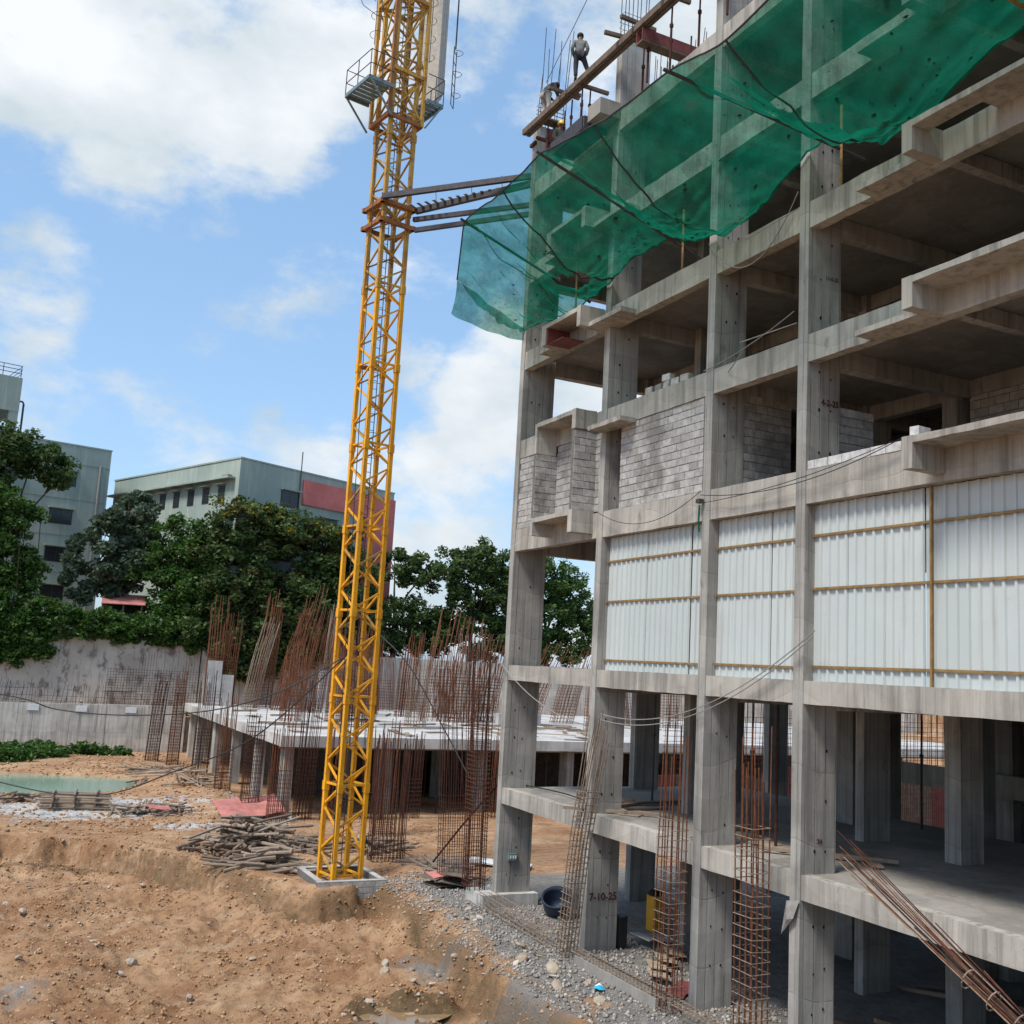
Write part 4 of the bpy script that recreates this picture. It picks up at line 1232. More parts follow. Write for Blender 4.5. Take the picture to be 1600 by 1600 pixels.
tag(MB().tube(catenary(mpt(-.95, -.3, 28.2), mpt(-.72, -.75, 1.0), 0, 8), .016, 5).build('power_cable', 'cable'), 'thin dark power cable running straight down the side of the crane mast', 'cable')
tag(MB().tube([mpt(-2.2, .3, 33.9), mpt(-1.7, .2, 33.0), mpt(-1.2, 0, 32.7), mpt(-.8, 0, 32.8)], .014, 5).build('loose_hose', 'dark_steel'), 'loose bent hose sticking out from the top of the crane mast', 'hose')

# block enclosure round the foot of the crane
ring = thing('crane_enclosure', 'low square enclosure of grey blocks round the foot of the crane', 'enclosure', (11.9, 36.3, 0))
RX0, RX1, RY0, RY1, RZ = 10.68, 13.08, 35.05, 37.75, .56
for (x0, x1, y0, y1) in ((RX0, RX1, RY0 + .02, RY0 + .2), (RX0, RX1, RY1 - .2, RY1), (RX0 + .02, RX0 + .2, RY0 + .203, RY1 - .203), (RX1 - .2, RX1 - .02, RY0 + .203, RY1 - .203)):
    w = MB().box(x0, x1, y0, y1, -.7, RZ).build('wall', 'mortar', ring)
    if y0 < 35.2:
        for r2 in range(6):
            s = x0 - (.2 if r2 % 2 else 0)
            while s < x1 - .05:
                s2, e2 = max(s, x0), min(s + .4, x1)
                if e2 - s2 > .08:
                    o = bpy.data.objects.new('block', blk_me['block']); COL.objects.link(o); o.parent = w
                    o.location = ((s2 + e2) / 2, RY0 + .055, RZ - .1 - .2 * r2); o.scale = ((e2 - s2) / .4, 1, 1)
                s += .4
    MB().box(x0 - .01, x1 + .01, y0 - .025, y1 + .01, RZ + .002, RZ + .03).build('capping', 'concrete_pale', ring)

# ================================================================== SAFETY NET
t = NT('net_green')
a = t.noise(1.6, 6, .65); b = t.noise(9, 4, .6); dirt_ = t.noise(.9, 5, .7)
gc = t.mix(t.ramp(a, .35, .65), (.002, .125, .075), (.006, .225, .14))
gc = t.mix(t.ramp(dirt_, .60, .72, 0, .55), gc, (.10, .13, .095))
t.done(gc, .8, 0, .15)
tl = t.n.new('ShaderNodeBsdfTranslucent'); t.link(gc, tl.inputs[0])
tp = t.n.new('ShaderNodeBsdfTransparent'); tp.inputs[0].default_value = (.70, .93, .86, 1)
m1 = t.n.new('ShaderNodeMixShader'); m1.inputs[0].default_value = .5
t.link(t.b.outputs[0], m1.inputs[1]); t.link(tl.outputs[0], m1.inputs[2])
m2 = t.n.new('ShaderNodeMixShader')
crz = t.noise(1.0, 2, .5, (2.6, .45, 2.6)); mesh_ = t.noise(46, 2, .5)
dn = t.ramp(t.math('ADD', t.math('MULTIPLY', a, .55), t.math('ADD', t.math('MULTIPLY', b, .2), t.math('MULTIPLY', mesh_, .25))), .40, .60, .24, .48)
crease = t.ramp(t.math('ABSOLUTE', t.math('SUBTRACT', crz, .5)), .0, .022, .55, 1)
t.link(dn, m2.inputs[0])
t.link(m1.outputs[0], m2.inputs[1]); t.link(tp.outputs[0], m2.inputs[2]); t.link(m2.outputs[0], t.out.inputs[0])
M['net_green'] = t.m
OUT = [(-.48, 12.30, 30.3, 20.30), (0, 11.37, 27.76, 21.16), (.5, 11.40, 25.11, 21.05), (1, 11.37, 22.83, 21.16), (1.5, 11.40, 19.63, 20.62), (2, 11.37, 17.05, 20.45), (2.5, 11.4, 15.22, 20.15), (3, 11.37, 11.6, 20.45), (3.5, 11.4, 8.8, 20.2), (4, 11.37, 6.0, 20.5)]
INN = [(-.48, 15.20, 31.02, 19.40), (-.2, 15.25, 28.95, 19.16), (.15, 15.3, 27.3, 19.21), (.45, 15.3, 25.8, 19.46), (.8, 15.3, 23.6, 19.82), (1, 15.3, 22.46, 19.68), (1.25, 15.25, 20.92, 19.17), (1.5, 15.2, 19.14, 19.05), (1.7, 15.25, 18.45, 19.18), (1.9, 15.3, 17.3, 19.85), (2, 15.3, 16.54, 19.86), (2.2, 15.25, 15.78, 19.47), (2.5, 15.2, 14.54, 19.08), (2.75, 15.2, 13.43, 19.18), (2.9, 15.25, 12.2, 19.7), (3, 15.3, 11.3, 19.8), (3.5, 15.2, 8.6, 19.1), (4, 15.3, 6.0, 19.8)]
OUT, INN = np.array(OUT), np.array(INN)
NSX, NTX = 300, 64
S = np.linspace(-.48, 4, NSX); T = np.linspace(0, 1, NTX)
SS, TT = np.meshgrid(S, T, indexing='ij')


def curve(K, s): return np.stack([np.interp(s, K[:, 0], K[:, i]) for i in (1, 2, 3)], -1)


def smooth_rows(a, n=4):
    for _ in range(n):
        a[1:-1] = .25 * a[:-2] + .5 * a[1:-1] + .25 * a[2:]
    return a


oc, ic = smooth_rows(curve(OUT, S)), smooth_rows(curve(INN, S))
ic[:, 2] += .10 * fbm(S * 9, S * 0, 1.0, 3, 14) + .05 * fbm(S * 30, S * 0, 1.0, 2, 15)
oc[:, 2] += .03 * fbm(S * 8, S * 0, 1.0, 2, 16)
P3 = oc[:, None, :] * (1 - TT[..., None]) + ic[:, None, :] * TT[..., None]
bay = np.sin(np.pi * (SS - np.floor(SS))) ** 2
bsag = np.interp(np.floor(SS), [-1, 0, 1, 2, 3], [.2, .5, .75, .6, .6])
P3[..., 2] -= 4 * TT * (1 - TT) * (.03 + bsag * bay) + .22 * bay * np.sin(np.pi * TT ** 1.8)
P3[..., 2] += .13 * fbm(SS * 3.1, TT * 2.6, 1.0, 3, 27) * np.minimum(1, np.minimum(TT, 1 - TT) * 6)
fold = np.sin(46 * SS + 5 * TT + 3 * fbm(SS * 3, TT * 2, 1.0, 3, 3)) * .06 * (.3 + TT) + .13 * fbm(SS * 7, TT * 3, 1.0, 3, 7) + .055 * np.sin(44 * TT + 6 * fbm(SS * 1.6, TT * 3, 1, 3, 4)) * (.25 + bay) * TT ** 1.5
edge = np.minimum(1, np.minimum(TT, 1 - TT) * 12)
P3[..., 2] += fold * edge
P3[..., 0] += fold * .5 * edge
vid = np.arange(NSX * NTX).reshape(NSX, NTX)
fq = np.stack([vid[:-1, :-1], vid[1:, :-1], vid[1:, 1:], vid[:-1, 1:]], -1)
hs, ht = (SS[:-1, :-1] + SS[1:, 1:]) / 2, (TT[:-1, :-1] + TT[1:, 1:]) / 2
hole = (((hs - .37) / .17) ** 2 + ((ht - .72) / .10) ** 2 + .25 * fbm(hs * 12, ht * 12, 1, 2, 2)) < 1
fq = fq[~hole]
net = thing('safety_net', 'dusty green safety netting slung on outriggers from the upper floors', 'safety net', (13.3, 20, 19.5))
np_mesh('netting', P3.reshape(-1, 3), fq.reshape(-1, 4), 'net_green', net, smooth=True)
MB().tube([tuple(p_) for p_ in P3[::4, 0]], .022, 5).build('edge_rope', 'dark_steel', net)
MB().tube([tuple(p_) for p_ in P3[::3, -1]], .028, 5).build('edge_rope', M['net_green'], net)
for s_i in (.02, .5, 1.42, 2.5):
    i = int((s_i + .48) / 4.48 * NSX)
    MB().tube([tuple(Vector(p_) + Vector((0, 0, .012))) for p_ in P3[i, ::3]], .014 if s_i < .1 else .03, 4).build('tie_cord', 'dark_steel' if s_i < .1 else 'cable', net)
g_ = np.random.default_rng(77)
dv, df = [], []
for k in range(420):
    i, j = g_.integers(4, NSX - 4), int(NTX * (.15 + .8 * g_.random() ** .6)); j = min(j, NTX - 2)
    if (((S[i] - .37) / .2) ** 2 + ((T[j] - .72) / .13) ** 2) < 1: continue
    c0 = P3[i, j] + np.array([0, 0, .012]); sz = .018 + .05 * g_.random() ** 4; b = len(dv)
    for a_ in range(5): dv.append(c0 + sz * g_.uniform(.5, 1.2) * np.array([math.cos(a_ * 1.257), math.sin(a_ * 1.257) * 1.3, .2 * math.sin(a_ * 2)]))
    df.append((b, b + 1, b + 2)); df.append((b, b + 2, b + 3)); df.append((b, b + 3, b + 4))
np_mesh('fallen_debris', np.array(dv), np.array(df), 'cable', net, kind='stuff')
# hanging flap at the free end
fl = []
for i in range(22):
    u = i / 21; top = Vector(oc[0]).lerp(Vector(ic[0]), u)
    for j in range(10):
        w = j / 9; dpt = (1.05 - .65 * u) * w
        fl.append((top.x + .05 * math.sin(9 * u + 3 * w), top.y + .35 * w * (1 - u) + .05 * math.sin(17 * u), top.z - dpt - .12 * math.sin(math.pi * u) * w))
ff = [(i * 10 + j, (i + 1) * 10 + j, (i + 1) * 10 + j + 1, i * 10 + j + 1) for i in range(21) for j in range(9)]
np_mesh('net_flap', np.array(fl), np.array(ff), 'net_green', net, smooth=True)
for k, (b_, t_) in enumerate((((15.45, 28.29, 20.10), (11.25, 27.74, 21.26)), ((15.45, 22.46, 19.62), (11.25, 22.84, 21.26)), ((15.45, 16.54, 19.80), (11.25, 17.07, 20.55)), ((15.45, 11.2, 19.70), (11.25, 11.65, 20.55)))):
    op = thing('outrigger_pole', ['dark steel outrigger pole at the free end of the green net', 'dark steel outrigger pole crossing the net between the second and third columns',
                                  'dark steel outrigger pole crossing the net right of the third column', 'pale steel outrigger pole above the projecting ledges'][k], 'pole', b_, 'outriggers carrying the safety net')
    d_ = (Vector(t_) - Vector(b_)).normalized()
    MB().tube([tuple(Vector(b_) - d_ * .8 + Vector((0, 0, -.09))), tuple(Vector(t_) + Vector((0, 0, -.07)))], .042, 7).build('tube', 'rail' if k == 3 else 'dark_steel', op)
    MB().tube([(15.6, b_[1] - .05, LV['E']), (15.6, b_[1] - .05, b_[2] + .9)], .035, 6).build('upright', 'rail', op)

# ================================================================== FORMWORK AND PROPS ON TOP
fw = thing('formwork_beam', 'long timber formwork beam sloping along the top edge of the frame', 'formwork', (14.95, 26, 26.7))
for dx in (0, .17): MB().bar((14.88 + dx, 31.3, 26.62), (14.88 + dx, 18.6, 26.52), .13, .20).build('timber', 'plank', fw)
for (y, x0, x1) in ((28.5, 14.35, 15.55), (28.1, 14.75, 15.3), (27.45, 14.8, 16.0), (25.0, 14.35, 15.5), (24.1, 14.35, 15.6), (22.6, 14.4, 15.7), (21.8, 14.5, 15.6)):
    tag(MB().bar((x0, y, 26.79 - .26 * (y in (27.45, 28.1))), (x1, y + random.uniform(-.15, .15), 26.80 - .26 * (y in (27.45, 28.1))), .10, .11).build('batten', 'plank'), 'short timber batten lying across the top formwork beam', 'batten', 'battens across the formwork beam')
for (x, y) in ((15.1, 29.9), (15.3, 29.1), (15.15, 28.35), (15.45, 28.2), (15.05, 27.5), (15.3, 27.42), (15.55, 24.7), (15.2, 23.9), (15.5, 23.2), (15.1, 22.6), (15.4, 21.7), (15.2, 20.2), (15.45, 19.4), (16.4, 23.5), (16.6, 22.0), (16.2, 21.2), (16.8, 25.0), (16.5, 19.2), (17.5, 24.5), (17.2, 22.2), (18, 27), (18.2, 20)):
    o = MB().tube([(x, y, LV['G']), (x + .01, y, 25.9)], .034, 6).tube([(x + .01, y, 25.9), (x + .02, y, 26.52)], .025, 6).tube([(x + .01, y, 25.85), (x + .01, y, 25.95)], .055, 6).build('shoring_prop', 'rust_dark')
    tag(o, 'rusty steel prop holding up the top formwork', 'prop', 'props under the top formwork')
rb = thing('red_form_beam', 'red painted formwork beam box between the second and third columns', 'formwork', (16, 24, 26))
MB().bar((14.85, 24.0, 26.2), (18.5, 24.0, 26.2), .04, .36).build('side_panel', 'red_form', rb)
MB().bar((14.85, 23.7, 26.2), (18.5, 23.7, 26.2), .04, .36).build('side_panel', 'red_form', rb)
MB().bar((14.85, 23.85, 26.0), (18.5, 23.85, 26.0), .34, .05).build('soffit_board', 'plank', rb)
rb2 = thing('red_form_beam', 'red painted formwork beam box high beside the third column', 'formwork', (16, 18.9, 26))
for y in (18.6, 19.0): MB().bar((14.8, y, 26.0), (17.5, y, 26.0), .05, .55).build('side_panel', 'red_form', rb2)
MB().bar((14.8, 18.8, 25.72), (17.5, 18.8, 25.72), .44, .05).build('soffit_board', 'red_form', rb2)
tr_ = thing('edge_tray', 'dark steel edge form tray below the yellow helmeted worker', 'formwork', (15, 27.4, 24.5))
MB().box(14.55, 15.36, 26.40, 28.45, 24.46, 24.52).build('tray_floor', 'dark_steel', tr_)
MB().box(14.50, 14.548, 26.40, 28.45, 24.40, 24.84).build('tray_side', 'dark_steel', tr_)
MB().box(14.55, 15.36, 26.35, 26.398, 24.40, 24.84).build('tray_side', 'dark_steel', tr_)
MB().box(14.66, 15.36, 25.60, 26.34, 24.62, 25.12).build('pale_form_board', 'concrete_slab', tr_)
sp_ = thing('column_shutter', 'red brown shutter boards clamped to the top of the corner column', 'formwork', (15.8, 31.4, 26))
MB().box(15.75, 16.62, 31.20, 31.245, 25.9, 27.0).build('shutter_board', 'red_form', sp_)
MB().box(15.28, 15.365, 31.2, 31.6, 26.3, 26.42).build('clamp', 'rust_dark', sp_)
MB().box(15.3, 16.7, 31.11, 31.198, 26.45, 26.55).build('clamp', 'rust_dark', sp_)


def starters(label, x, y, w, d, z0, tops, lean=(0, 0), r=.014, mat='dark_steel', hoops=()):
    t_ = thing('starter_bars', label, 'rebar', (x, y, z0))
    n_ = len(tops)
    for i, h in enumerate(tops):
        a_ = (i % ((n_ + 1) // 2)) / max(1, (n_ + 1) // 2 - 1)
        px, py = x - w / 2 + w * a_, y + (-d / 2 if i < (n_ + 1) // 2 else d / 2)
        MB().tube([(px, py, z0 - .3), (px + lean[0] * .4 + random.uniform(-.04, .04), py + lean[1] * .4, z0 + h * .5), (px + lean[0] + random.uniform(-.1, .1), py + lean[1] + random.uniform(-.08, .08), z0 + h)], r, 5).build('bar', mat, t_)
    for z in hoops:
        MB().tube([(x - w / 2 - .03, y - d / 2 - .03, z), (x + w / 2 + .03, y - d / 2 - .03, z), (x + w / 2 + .03, y + d / 2 + .03, z), (x - w / 2 - .03, y + d / 2 + .03, z)], .009, 4, closed=True).build('stirrup', mat, t_)
    return t_


starters('tall thin starter bars above the corner column', X0 + .6, 31.4, 1.0, .2, 27.05, [3.9, 4.0, 3.6, 4.1, 2.2, 3.3, 3.0, 3.9], (.15, .1), hoops=(27.6, 27.75, 27.9))
starters('starter bars with hoops above the second column', X0 + .5, 25.8, .85, .2, 27.3, [3.0, 3.2, 3.1, 2.8, 3.0, 3.3, 2.9, 3.1], (.05, 0), hoops=(27.6, 27.8, 28.0, 28.2))
starters('starter bars with hoops above the third column', X0 + .5, 20.75, .8, .2, 28.4, [2.4, 2.6, 2.5, 2.8, 2.4, 2.7], (.05, 0), hoops=(28.7, 28.9))
starters('dense starter bars behind the second column on the top deck', 18.7, 28.4, .9, .3, 24.9, [4.2, 4.5, 4.6, 4.0, 4.4, 4.7, 4.3, 4.1, 4.4, 4.0], (.1, .1), hoops=(25.4, 25.7, 26.0, 26.3, 26.6))
starters('starter bars beside the high red formwork box', 18.8, 21.0, .9, .3, 24.9, [3.6, 3.9, 4.0, 3.8, 3.7, 3.9], (.1, .0), hoops=(25.6, 25.9, 26.2))
starters('starter bars standing behind the red formwork boxes', 18.4, 25.6, .8, .25, 24.9, [3.0, 3.5, 3.2, 3.6, 3.3, 3.8, 3.4, 3.6], (.1, 0), hoops=(25.6, 25.8, 26.0))
starters('starter bars showing between the props on the top deck', 20.6, 26.5, .9, .3, 24.9, [3.6, 3.9, 4.0, 4.2, 3.8, 3.6, 4.0, 4.1], (.1, .1), hoops=(26.0, 26.2))
tag(MB().tube([(15.6, 31.2, 28.7), (14.9, 26.2, 29.9), (14.6, 23, 30.4)], .014, 5).build('safety_line', 'wire_pale'), 'taut safety line slanting behind the standing worker', 'rope')


# ================================================================== WORKERS
M['skin'] = plain('skin', (.16, .085, .05), .6, 0, .3, var=.15)
M['hair'] = plain('hair', (.012, .01, .009), .7, 0, .3, var=.2)
M['shirt_grey'] = plain('shirt_grey', (.20, .21, .20), .9, 0, .1, var=.3, scale=12)
M['shirt_dark'] = plain('shirt_dark', (.06, .075, .085), .9, 0, .1, var=.3, scale=12)
M['shirt_green'] = plain('shirt_green', (.17, .19, .14), .9, 0, .1, var=.3, scale=12)
M['trousers'] = plain('trousers', (.05, .052, .062), .9, 0, .1, var=.3, scale=12)
M['trousers_pale'] = plain('trousers_pale', (.38, .36, .33), .9, 0, .1, var=.3, scale=12)
M['helmet'] = plain('helmet', (.75, .47, .02), .35, 0, .5, var=.1)


def skin_mesh(verts, edges, radii, root, name, mat, parent):
    me = bpy.data.meshes.new(name); me.from_pydata([tuple(v_) for v_ in verts], edges, [])
    o = bpy.data.objects.new('tmp_skin', me); COL.objects.link(o)
    mod = o.modifiers.new('s', 'SKIN'); mod.use_smooth_shade = True
    sv = me.skin_vertices[0].data
    for i, r2 in enumerate(radii):
        sv[i].radius = r2 if isinstance(r2, tuple) else (r2, r2); sv[i].use_root = (i == root)
    sd = o.modifiers.new('d', 'SUBSURF'); sd.levels = 2; sd.render_levels = 2
    dg = bpy.context.evaluated_depsgraph_get(); dg.update()
    nm = bpy.data.meshes.new_from_object(o.evaluated_get(dg)); bpy.data.objects.remove(o)
    nm.name = name; nm.materials.clear(); nm.materials.append(M[mat])
    b = bpy.data.objects.new(name, nm); COL.objects.link(b)
    if parent is not None: b.parent = parent
    return b


def person(label, loc, rot, J, shirt, trous, helmet=False, scale=1.0):
    p_ = thing('person', label, 'person', loc)
    p_.rotation_euler = (0, 0, rot); p_.scale = (scale,) * 3
    names = ['pelvis', 'spine', 'chest', 'neck', 'head', 'crown', 'ls', 'le', 'lw', 'lh', 'rs', 're', 'rw', 'rh', 'lhip', 'lk', 'la', 'lt', 'rhip', 'rk', 'ra', 'rt']
    V_ = [Vector(J[k]) for k in names]; ix = {k: i for i, k in enumerate(names)}
    E_ = [('pelvis', 'spine'), ('spine', 'chest'), ('chest', 'neck'), ('neck', 'head'), ('head', 'crown'), ('chest', 'ls'), ('ls', 'le'), ('le', 'lw'), ('lw', 'lh'), ('chest', 'rs'), ('rs', 're'), ('re', 'rw'), ('rw', 'rh'),
          ('pelvis', 'lhip'), ('lhip', 'lk'), ('lk', 'la'), ('la', 'lt'), ('pelvis', 'rhip'), ('rhip', 'rk'), ('rk', 'ra'), ('ra', 'rt')]
    rad = {'pelvis': (.14, .10), 'spine': (.13, .095), 'chest': (.155, .105), 'neck': .055, 'head': (.085, .10), 'crown': (.07, .08), 'ls': .06, 'le': .045, 'lw': .033, 'lh': .035, 'rs': .06, 're': .045, 'rw': .033, 'rh': .035,
           'lhip': .085, 'lk': .062, 'la': .042, 'lt': .04, 'rhip': .085, 'rk': .062, 'ra': .042, 'rt': .04}
    body = skin_mesh(V_, [(ix[a_], ix[b_]) for a_, b_ in E_], [rad[k] for k in names], 0, 'body', 'skin', p_)

    def sub(keys, edges, grow, nm, mt):
        kk = {k: i for i, k in enumerate(keys)}
        skin_mesh([Vector(J[k]) for k in keys], [(kk[a_], kk[b_]) for a_, b_ in edges], [tuple(g_ + grow for g_ in rad[k]) if isinstance(rad[k], tuple) else rad[k] + grow for k in keys], 0, nm, mt, p_)
    sub(['pelvis', 'spine', 'chest', 'ls', 'le', 'rs', 're', 'lw', 'rw'], [('pelvis', 'spine'), ('spine', 'chest'), ('chest', 'ls'), ('ls', 'le'), ('chest', 'rs'), ('rs', 're'), ('le', 'lw'), ('re', 'rw')], .022, 'shirt', shirt)
    sub(['pelvis', 'lhip', 'lk', 'la', 'rhip', 'rk', 'ra'], [('pelvis', 'lhip'), ('lhip', 'lk'), ('lk', 'la'), ('pelvis', 'rhip'), ('rhip', 'rk'), ('rk', 'ra')], .022, 'trousers', trous)
    for a_, t2 in (('la', 'lt'), ('ra', 'rt')):
        A_, B_ = Vector(J[a_]), Vector(J[t2])
        f_ = MB(); f_.bar(tuple(A_.lerp(B_, -.35) - Vector((0, 0, .03))), tuple(B_ + (B_ - A_) * .35 - Vector((0, 0, .0))), .085, .07); f_.build('shoe', 'hair', None).parent = p_
    hd_ = Vector(J['head'])
    up_ = (Vector(J['crown']) - hd_).normalized()
    q_ = up_.to_track_quat('Z', 'Y').to_matrix().to_4x4()
    cap = MB()
    if helmet: cap.lathe([(.155, .03), (.15, .05), (.125, .055), (.12, .10), (.095, .155), (.05, .185), (.012, .195)], (0, 0, 0), 18)
    else: cap.lathe([(.10, .0), (.112, .05), (.105, .11), (.07, .155), (.02, .17)], (0, 0, 0), 14)
    c_ = cap.build('helmet' if helmet else 'hair', 'helmet' if helmet else 'hair', None, smooth=True)
    c_.data.transform(Matrix.Translation(hd_) @ q_); c_.parent = p_
    # hands: palm and five bent fingers
    for w_, h_ in (('lw', 'lh'), ('rw', 'rh')):
        W_, H_ = Vector(J[w_]), Vector(J[h_]); d_ = (H_ - W_).normalized(); s_2 = d_.cross(Vector((0, 1, .2))).normalized(); n_2 = s_2.cross(d_)
        hb = MB()
        for i, (o2, l2) in enumerate(((-.03, .055), (-.01, .068), (.01, .065), (.03, .05))):
            b2 = H_ + s_2 * o2; hb.tube([tuple(b2), tuple(b2 + d_ * l2 * .6 + n_2 * .008), tuple(b2 + d_ * l2 + n_2 * .03)], .0095, 6)
        hb.tube([tuple(H_ - d_ * .03 + s_2 * .035), tuple(H_ + s_2 * .06 + d_ * .01), tuple(H_ + s_2 * .062 + d_ * .035 + n_2 * .015)], .010, 6)
        hb.build('fingers', 'skin', None, smooth=True).parent = p_
    return p_


STAND = dict(pelvis=(0, 0, .88), spine=(0, 0, 1.05), chest=(0, .03, 1.26), neck=(0, .06, 1.42), head=(0, .09, 1.53), crown=(0, .11, 1.63),
             ls=(-.17, .03, 1.33), le=(-.26, -.02, 1.08), lw=(-.20, .14, .92), lh=(-.16, .21, .90), rs=(.17, .03, 1.33), re=(.26, -.02, 1.08), rw=(.2, .14, .92), rh=(.16, .21, .90),
             lhip=(-.10, 0, .84), lk=(-.11, .03, .46), la=(-.10, -.02, .08), lt=(-.10, .12, .05), rhip=(.10, 0, .84), rk=(.22, .08, .56), ra=(.34, .02, .23), rt=(.36, .15, .21))
BEND = dict(pelvis=(0, 0, .84), spine=(0, .06, .99), chest=(0, .18, 1.16), neck=(0, .30, 1.26), head=(0, .40, 1.30), crown=(0, .48, 1.36),
            ls=(-.17, .19, 1.20), le=(-.22, .26, .96), lw=(-.14, .44, .86), lh=(-.12, .51, .84), rs=(.17, .19, 1.20), re=(.22, .28, .97), rw=(.12, .46, .88), rh=(.10, .53, .86),
            lhip=(-.10, 0, .80), lk=(-.12, .10, .44), la=(-.11, -.02, .08), lt=(-.11, .12, .05), rhip=(.10, 0, .80), rk=(.12, .10, .44), ra=(.12, -.02, .08), rt=(.12, .12, .05))
person('bare headed worker in grey shirt and dark trousers standing astride the formwork beam', (14.93, 27.55, 26.74), R(-25), STAND, 'shirt_grey', 'trousers')
person('worker in dark jacket and pale trousers bending over at the corner column top', (15.55, 31.12, 27.29), R(-80), BEND, 'shirt_dark', 'trousers_pale', scale=1.08)
pl_ = thing('work_board', 'small timber work board laid over the corner column top', 'board', (15.8, 31.2, 27.05))
MB().box(15.3, 16.35, 30.98, 31.45, 27.23, 27.285).build('deck_board', 'plank', pl_)
for x_ in (15.45, 16.1): MB().box(x_, x_ + .1, 31.0, 31.5, 27.052, 27.228).build('bearer', 'plank', pl_)
person('worker in a yellow helmet half hidden behind the dark edge tray', (15.55, 29.9, 24.885), R(200), dict(STAND, rk=(.11, .03, .46), ra=(.10, -.02, .08), rt=(.10, .12, .05)), 'shirt_green', 'trousers', helmet=True)

# ================================================================== REINFORCEMENT
def cage(label, x, y, z0, h, w, d, nb=(4, 3), lean=(0, 0), stir=.2, stir_h=None, r=.016, mat='rust', near=False, rs=.010, mat2=None, ragged=.5, group=None, extra=0, rot=0.0):
    c_ = thing('rebar_cage', label, 'rebar cage', (x, y, z0), group)
    cr_, sr_ = math.cos(rot), math.sin(rot)
    pos = []
    for i in range(nb[0]):
        for s in (-1, 1): pos.append((-w / 2 + w * i / (nb[0] - 1), s * d / 2))
    for j in range(1, nb[1] - 1):
        for s in (-1, 1): pos.append((s * w / 2, -d / 2 + d * j / (nb[1] - 1)))
    for q in range(extra): pos.append((random.uniform(-w / 2, w / 2), random.uniform(-d / 2, d / 2)))
    allb = MB()

    def pt(a_, b_, z, f=None):
        f = (z / h if f is None else f); f2 = max(0, f) ** 1.3
        return (x + a_ * cr_ - b_ * sr_ + lean[0] * f2, y + a_ * sr_ + b_ * cr_ + lean[1] * f2, z0 + z)
    for (a_, b_) in pos:
        hh = h * random.uniform(1 - ragged * .35, 1.0)
        j1, j2 = random.uniform(-.05, .05) * h / 4, random.uniform(-.04, .04) * h / 4
        pts = [pt(a_, b_, 0), pt(a_, b_, hh * .5), tuple(Vector(pt(a_, b_, hh)) + Vector((j1, j2, 0)))]
        if near: MB().tube(pts, r, 6).build('bar', mat, c_)
        else: allb.tube(pts, r, 4, cap=False)
    st = MB(); sh_ = stir_h if stir_h is not None else h * .7
    for z in np.arange(.12, sh_, stir):
        z = float(z) + random.uniform(-.02, .02); g_ = r + rs
        lp = [Vector(pt(s1 * (w / 2 + g_), s2 * (d / 2 + g_), z)) + Vector((0, 0, random.uniform(-.015, .015))) for s1, s2 in ((-1, -1), (1, -1), (1, 1), (-1, 1))]
        if near: MB().tube(lp, rs, 5, closed=True).build('stirrup', mat2 or mat, c_)
        else: st.tube(lp, rs, 3, closed=True)
    if not near:
        allb.build('vertical_bars', mat, c_, kind='stuff'); st.build('stirrups', mat2 or mat, c_, kind='stuff')
    return c_


# near cages standing outside the facade
cage('leaning pale rusty column cage in front of the column dated in red paint', 14.72, 25.5, .45, 6.6, .34, .50, (4, 4), (.05, -1.25), .17, 4.4, .016, 'rebar_pale', True, .011)
cage('upright rusty column cage with red bars in front of the third column', 14.72, 20.85, .45, 6.6, .42, .55, (3, 4), (.02, -.05), .23, 4.35, .015, 'rust', True, .010, 'rebar_pale')
cage('upright column cage with closely spaced hoops beside the closest column', 14.72, 17.9, .45, 6.6, .42, .55, (4, 4), (.0, .1), .22, 4.6, .015, 'rust', True, .011, 'rebar_pale')
cage('tall dark rusty cage on the pedestal of the corner column', 14.92, 32.0, .85, 8.3, .52, .60, (4, 5), (-.05, .25), .14, 6.5, .015, 'rust_dark', True, .009, 'rust')
cage('tall tangled rusty cage just behind the corner column', 15.2, 34.3, .35, 8.6, .9, .6, (6, 4), (-.2, .5), .2, 3.2, .013, 'rust_dark', False, .008, None, .9)
cage('low open cage of dark bars beside the crane enclosure', 14.7, 39.7, .25, 4.9, 1.25, .7, (9, 5), (.05, .1), .22, .95, .018, 'rust_dark', False, .012, None, .6)
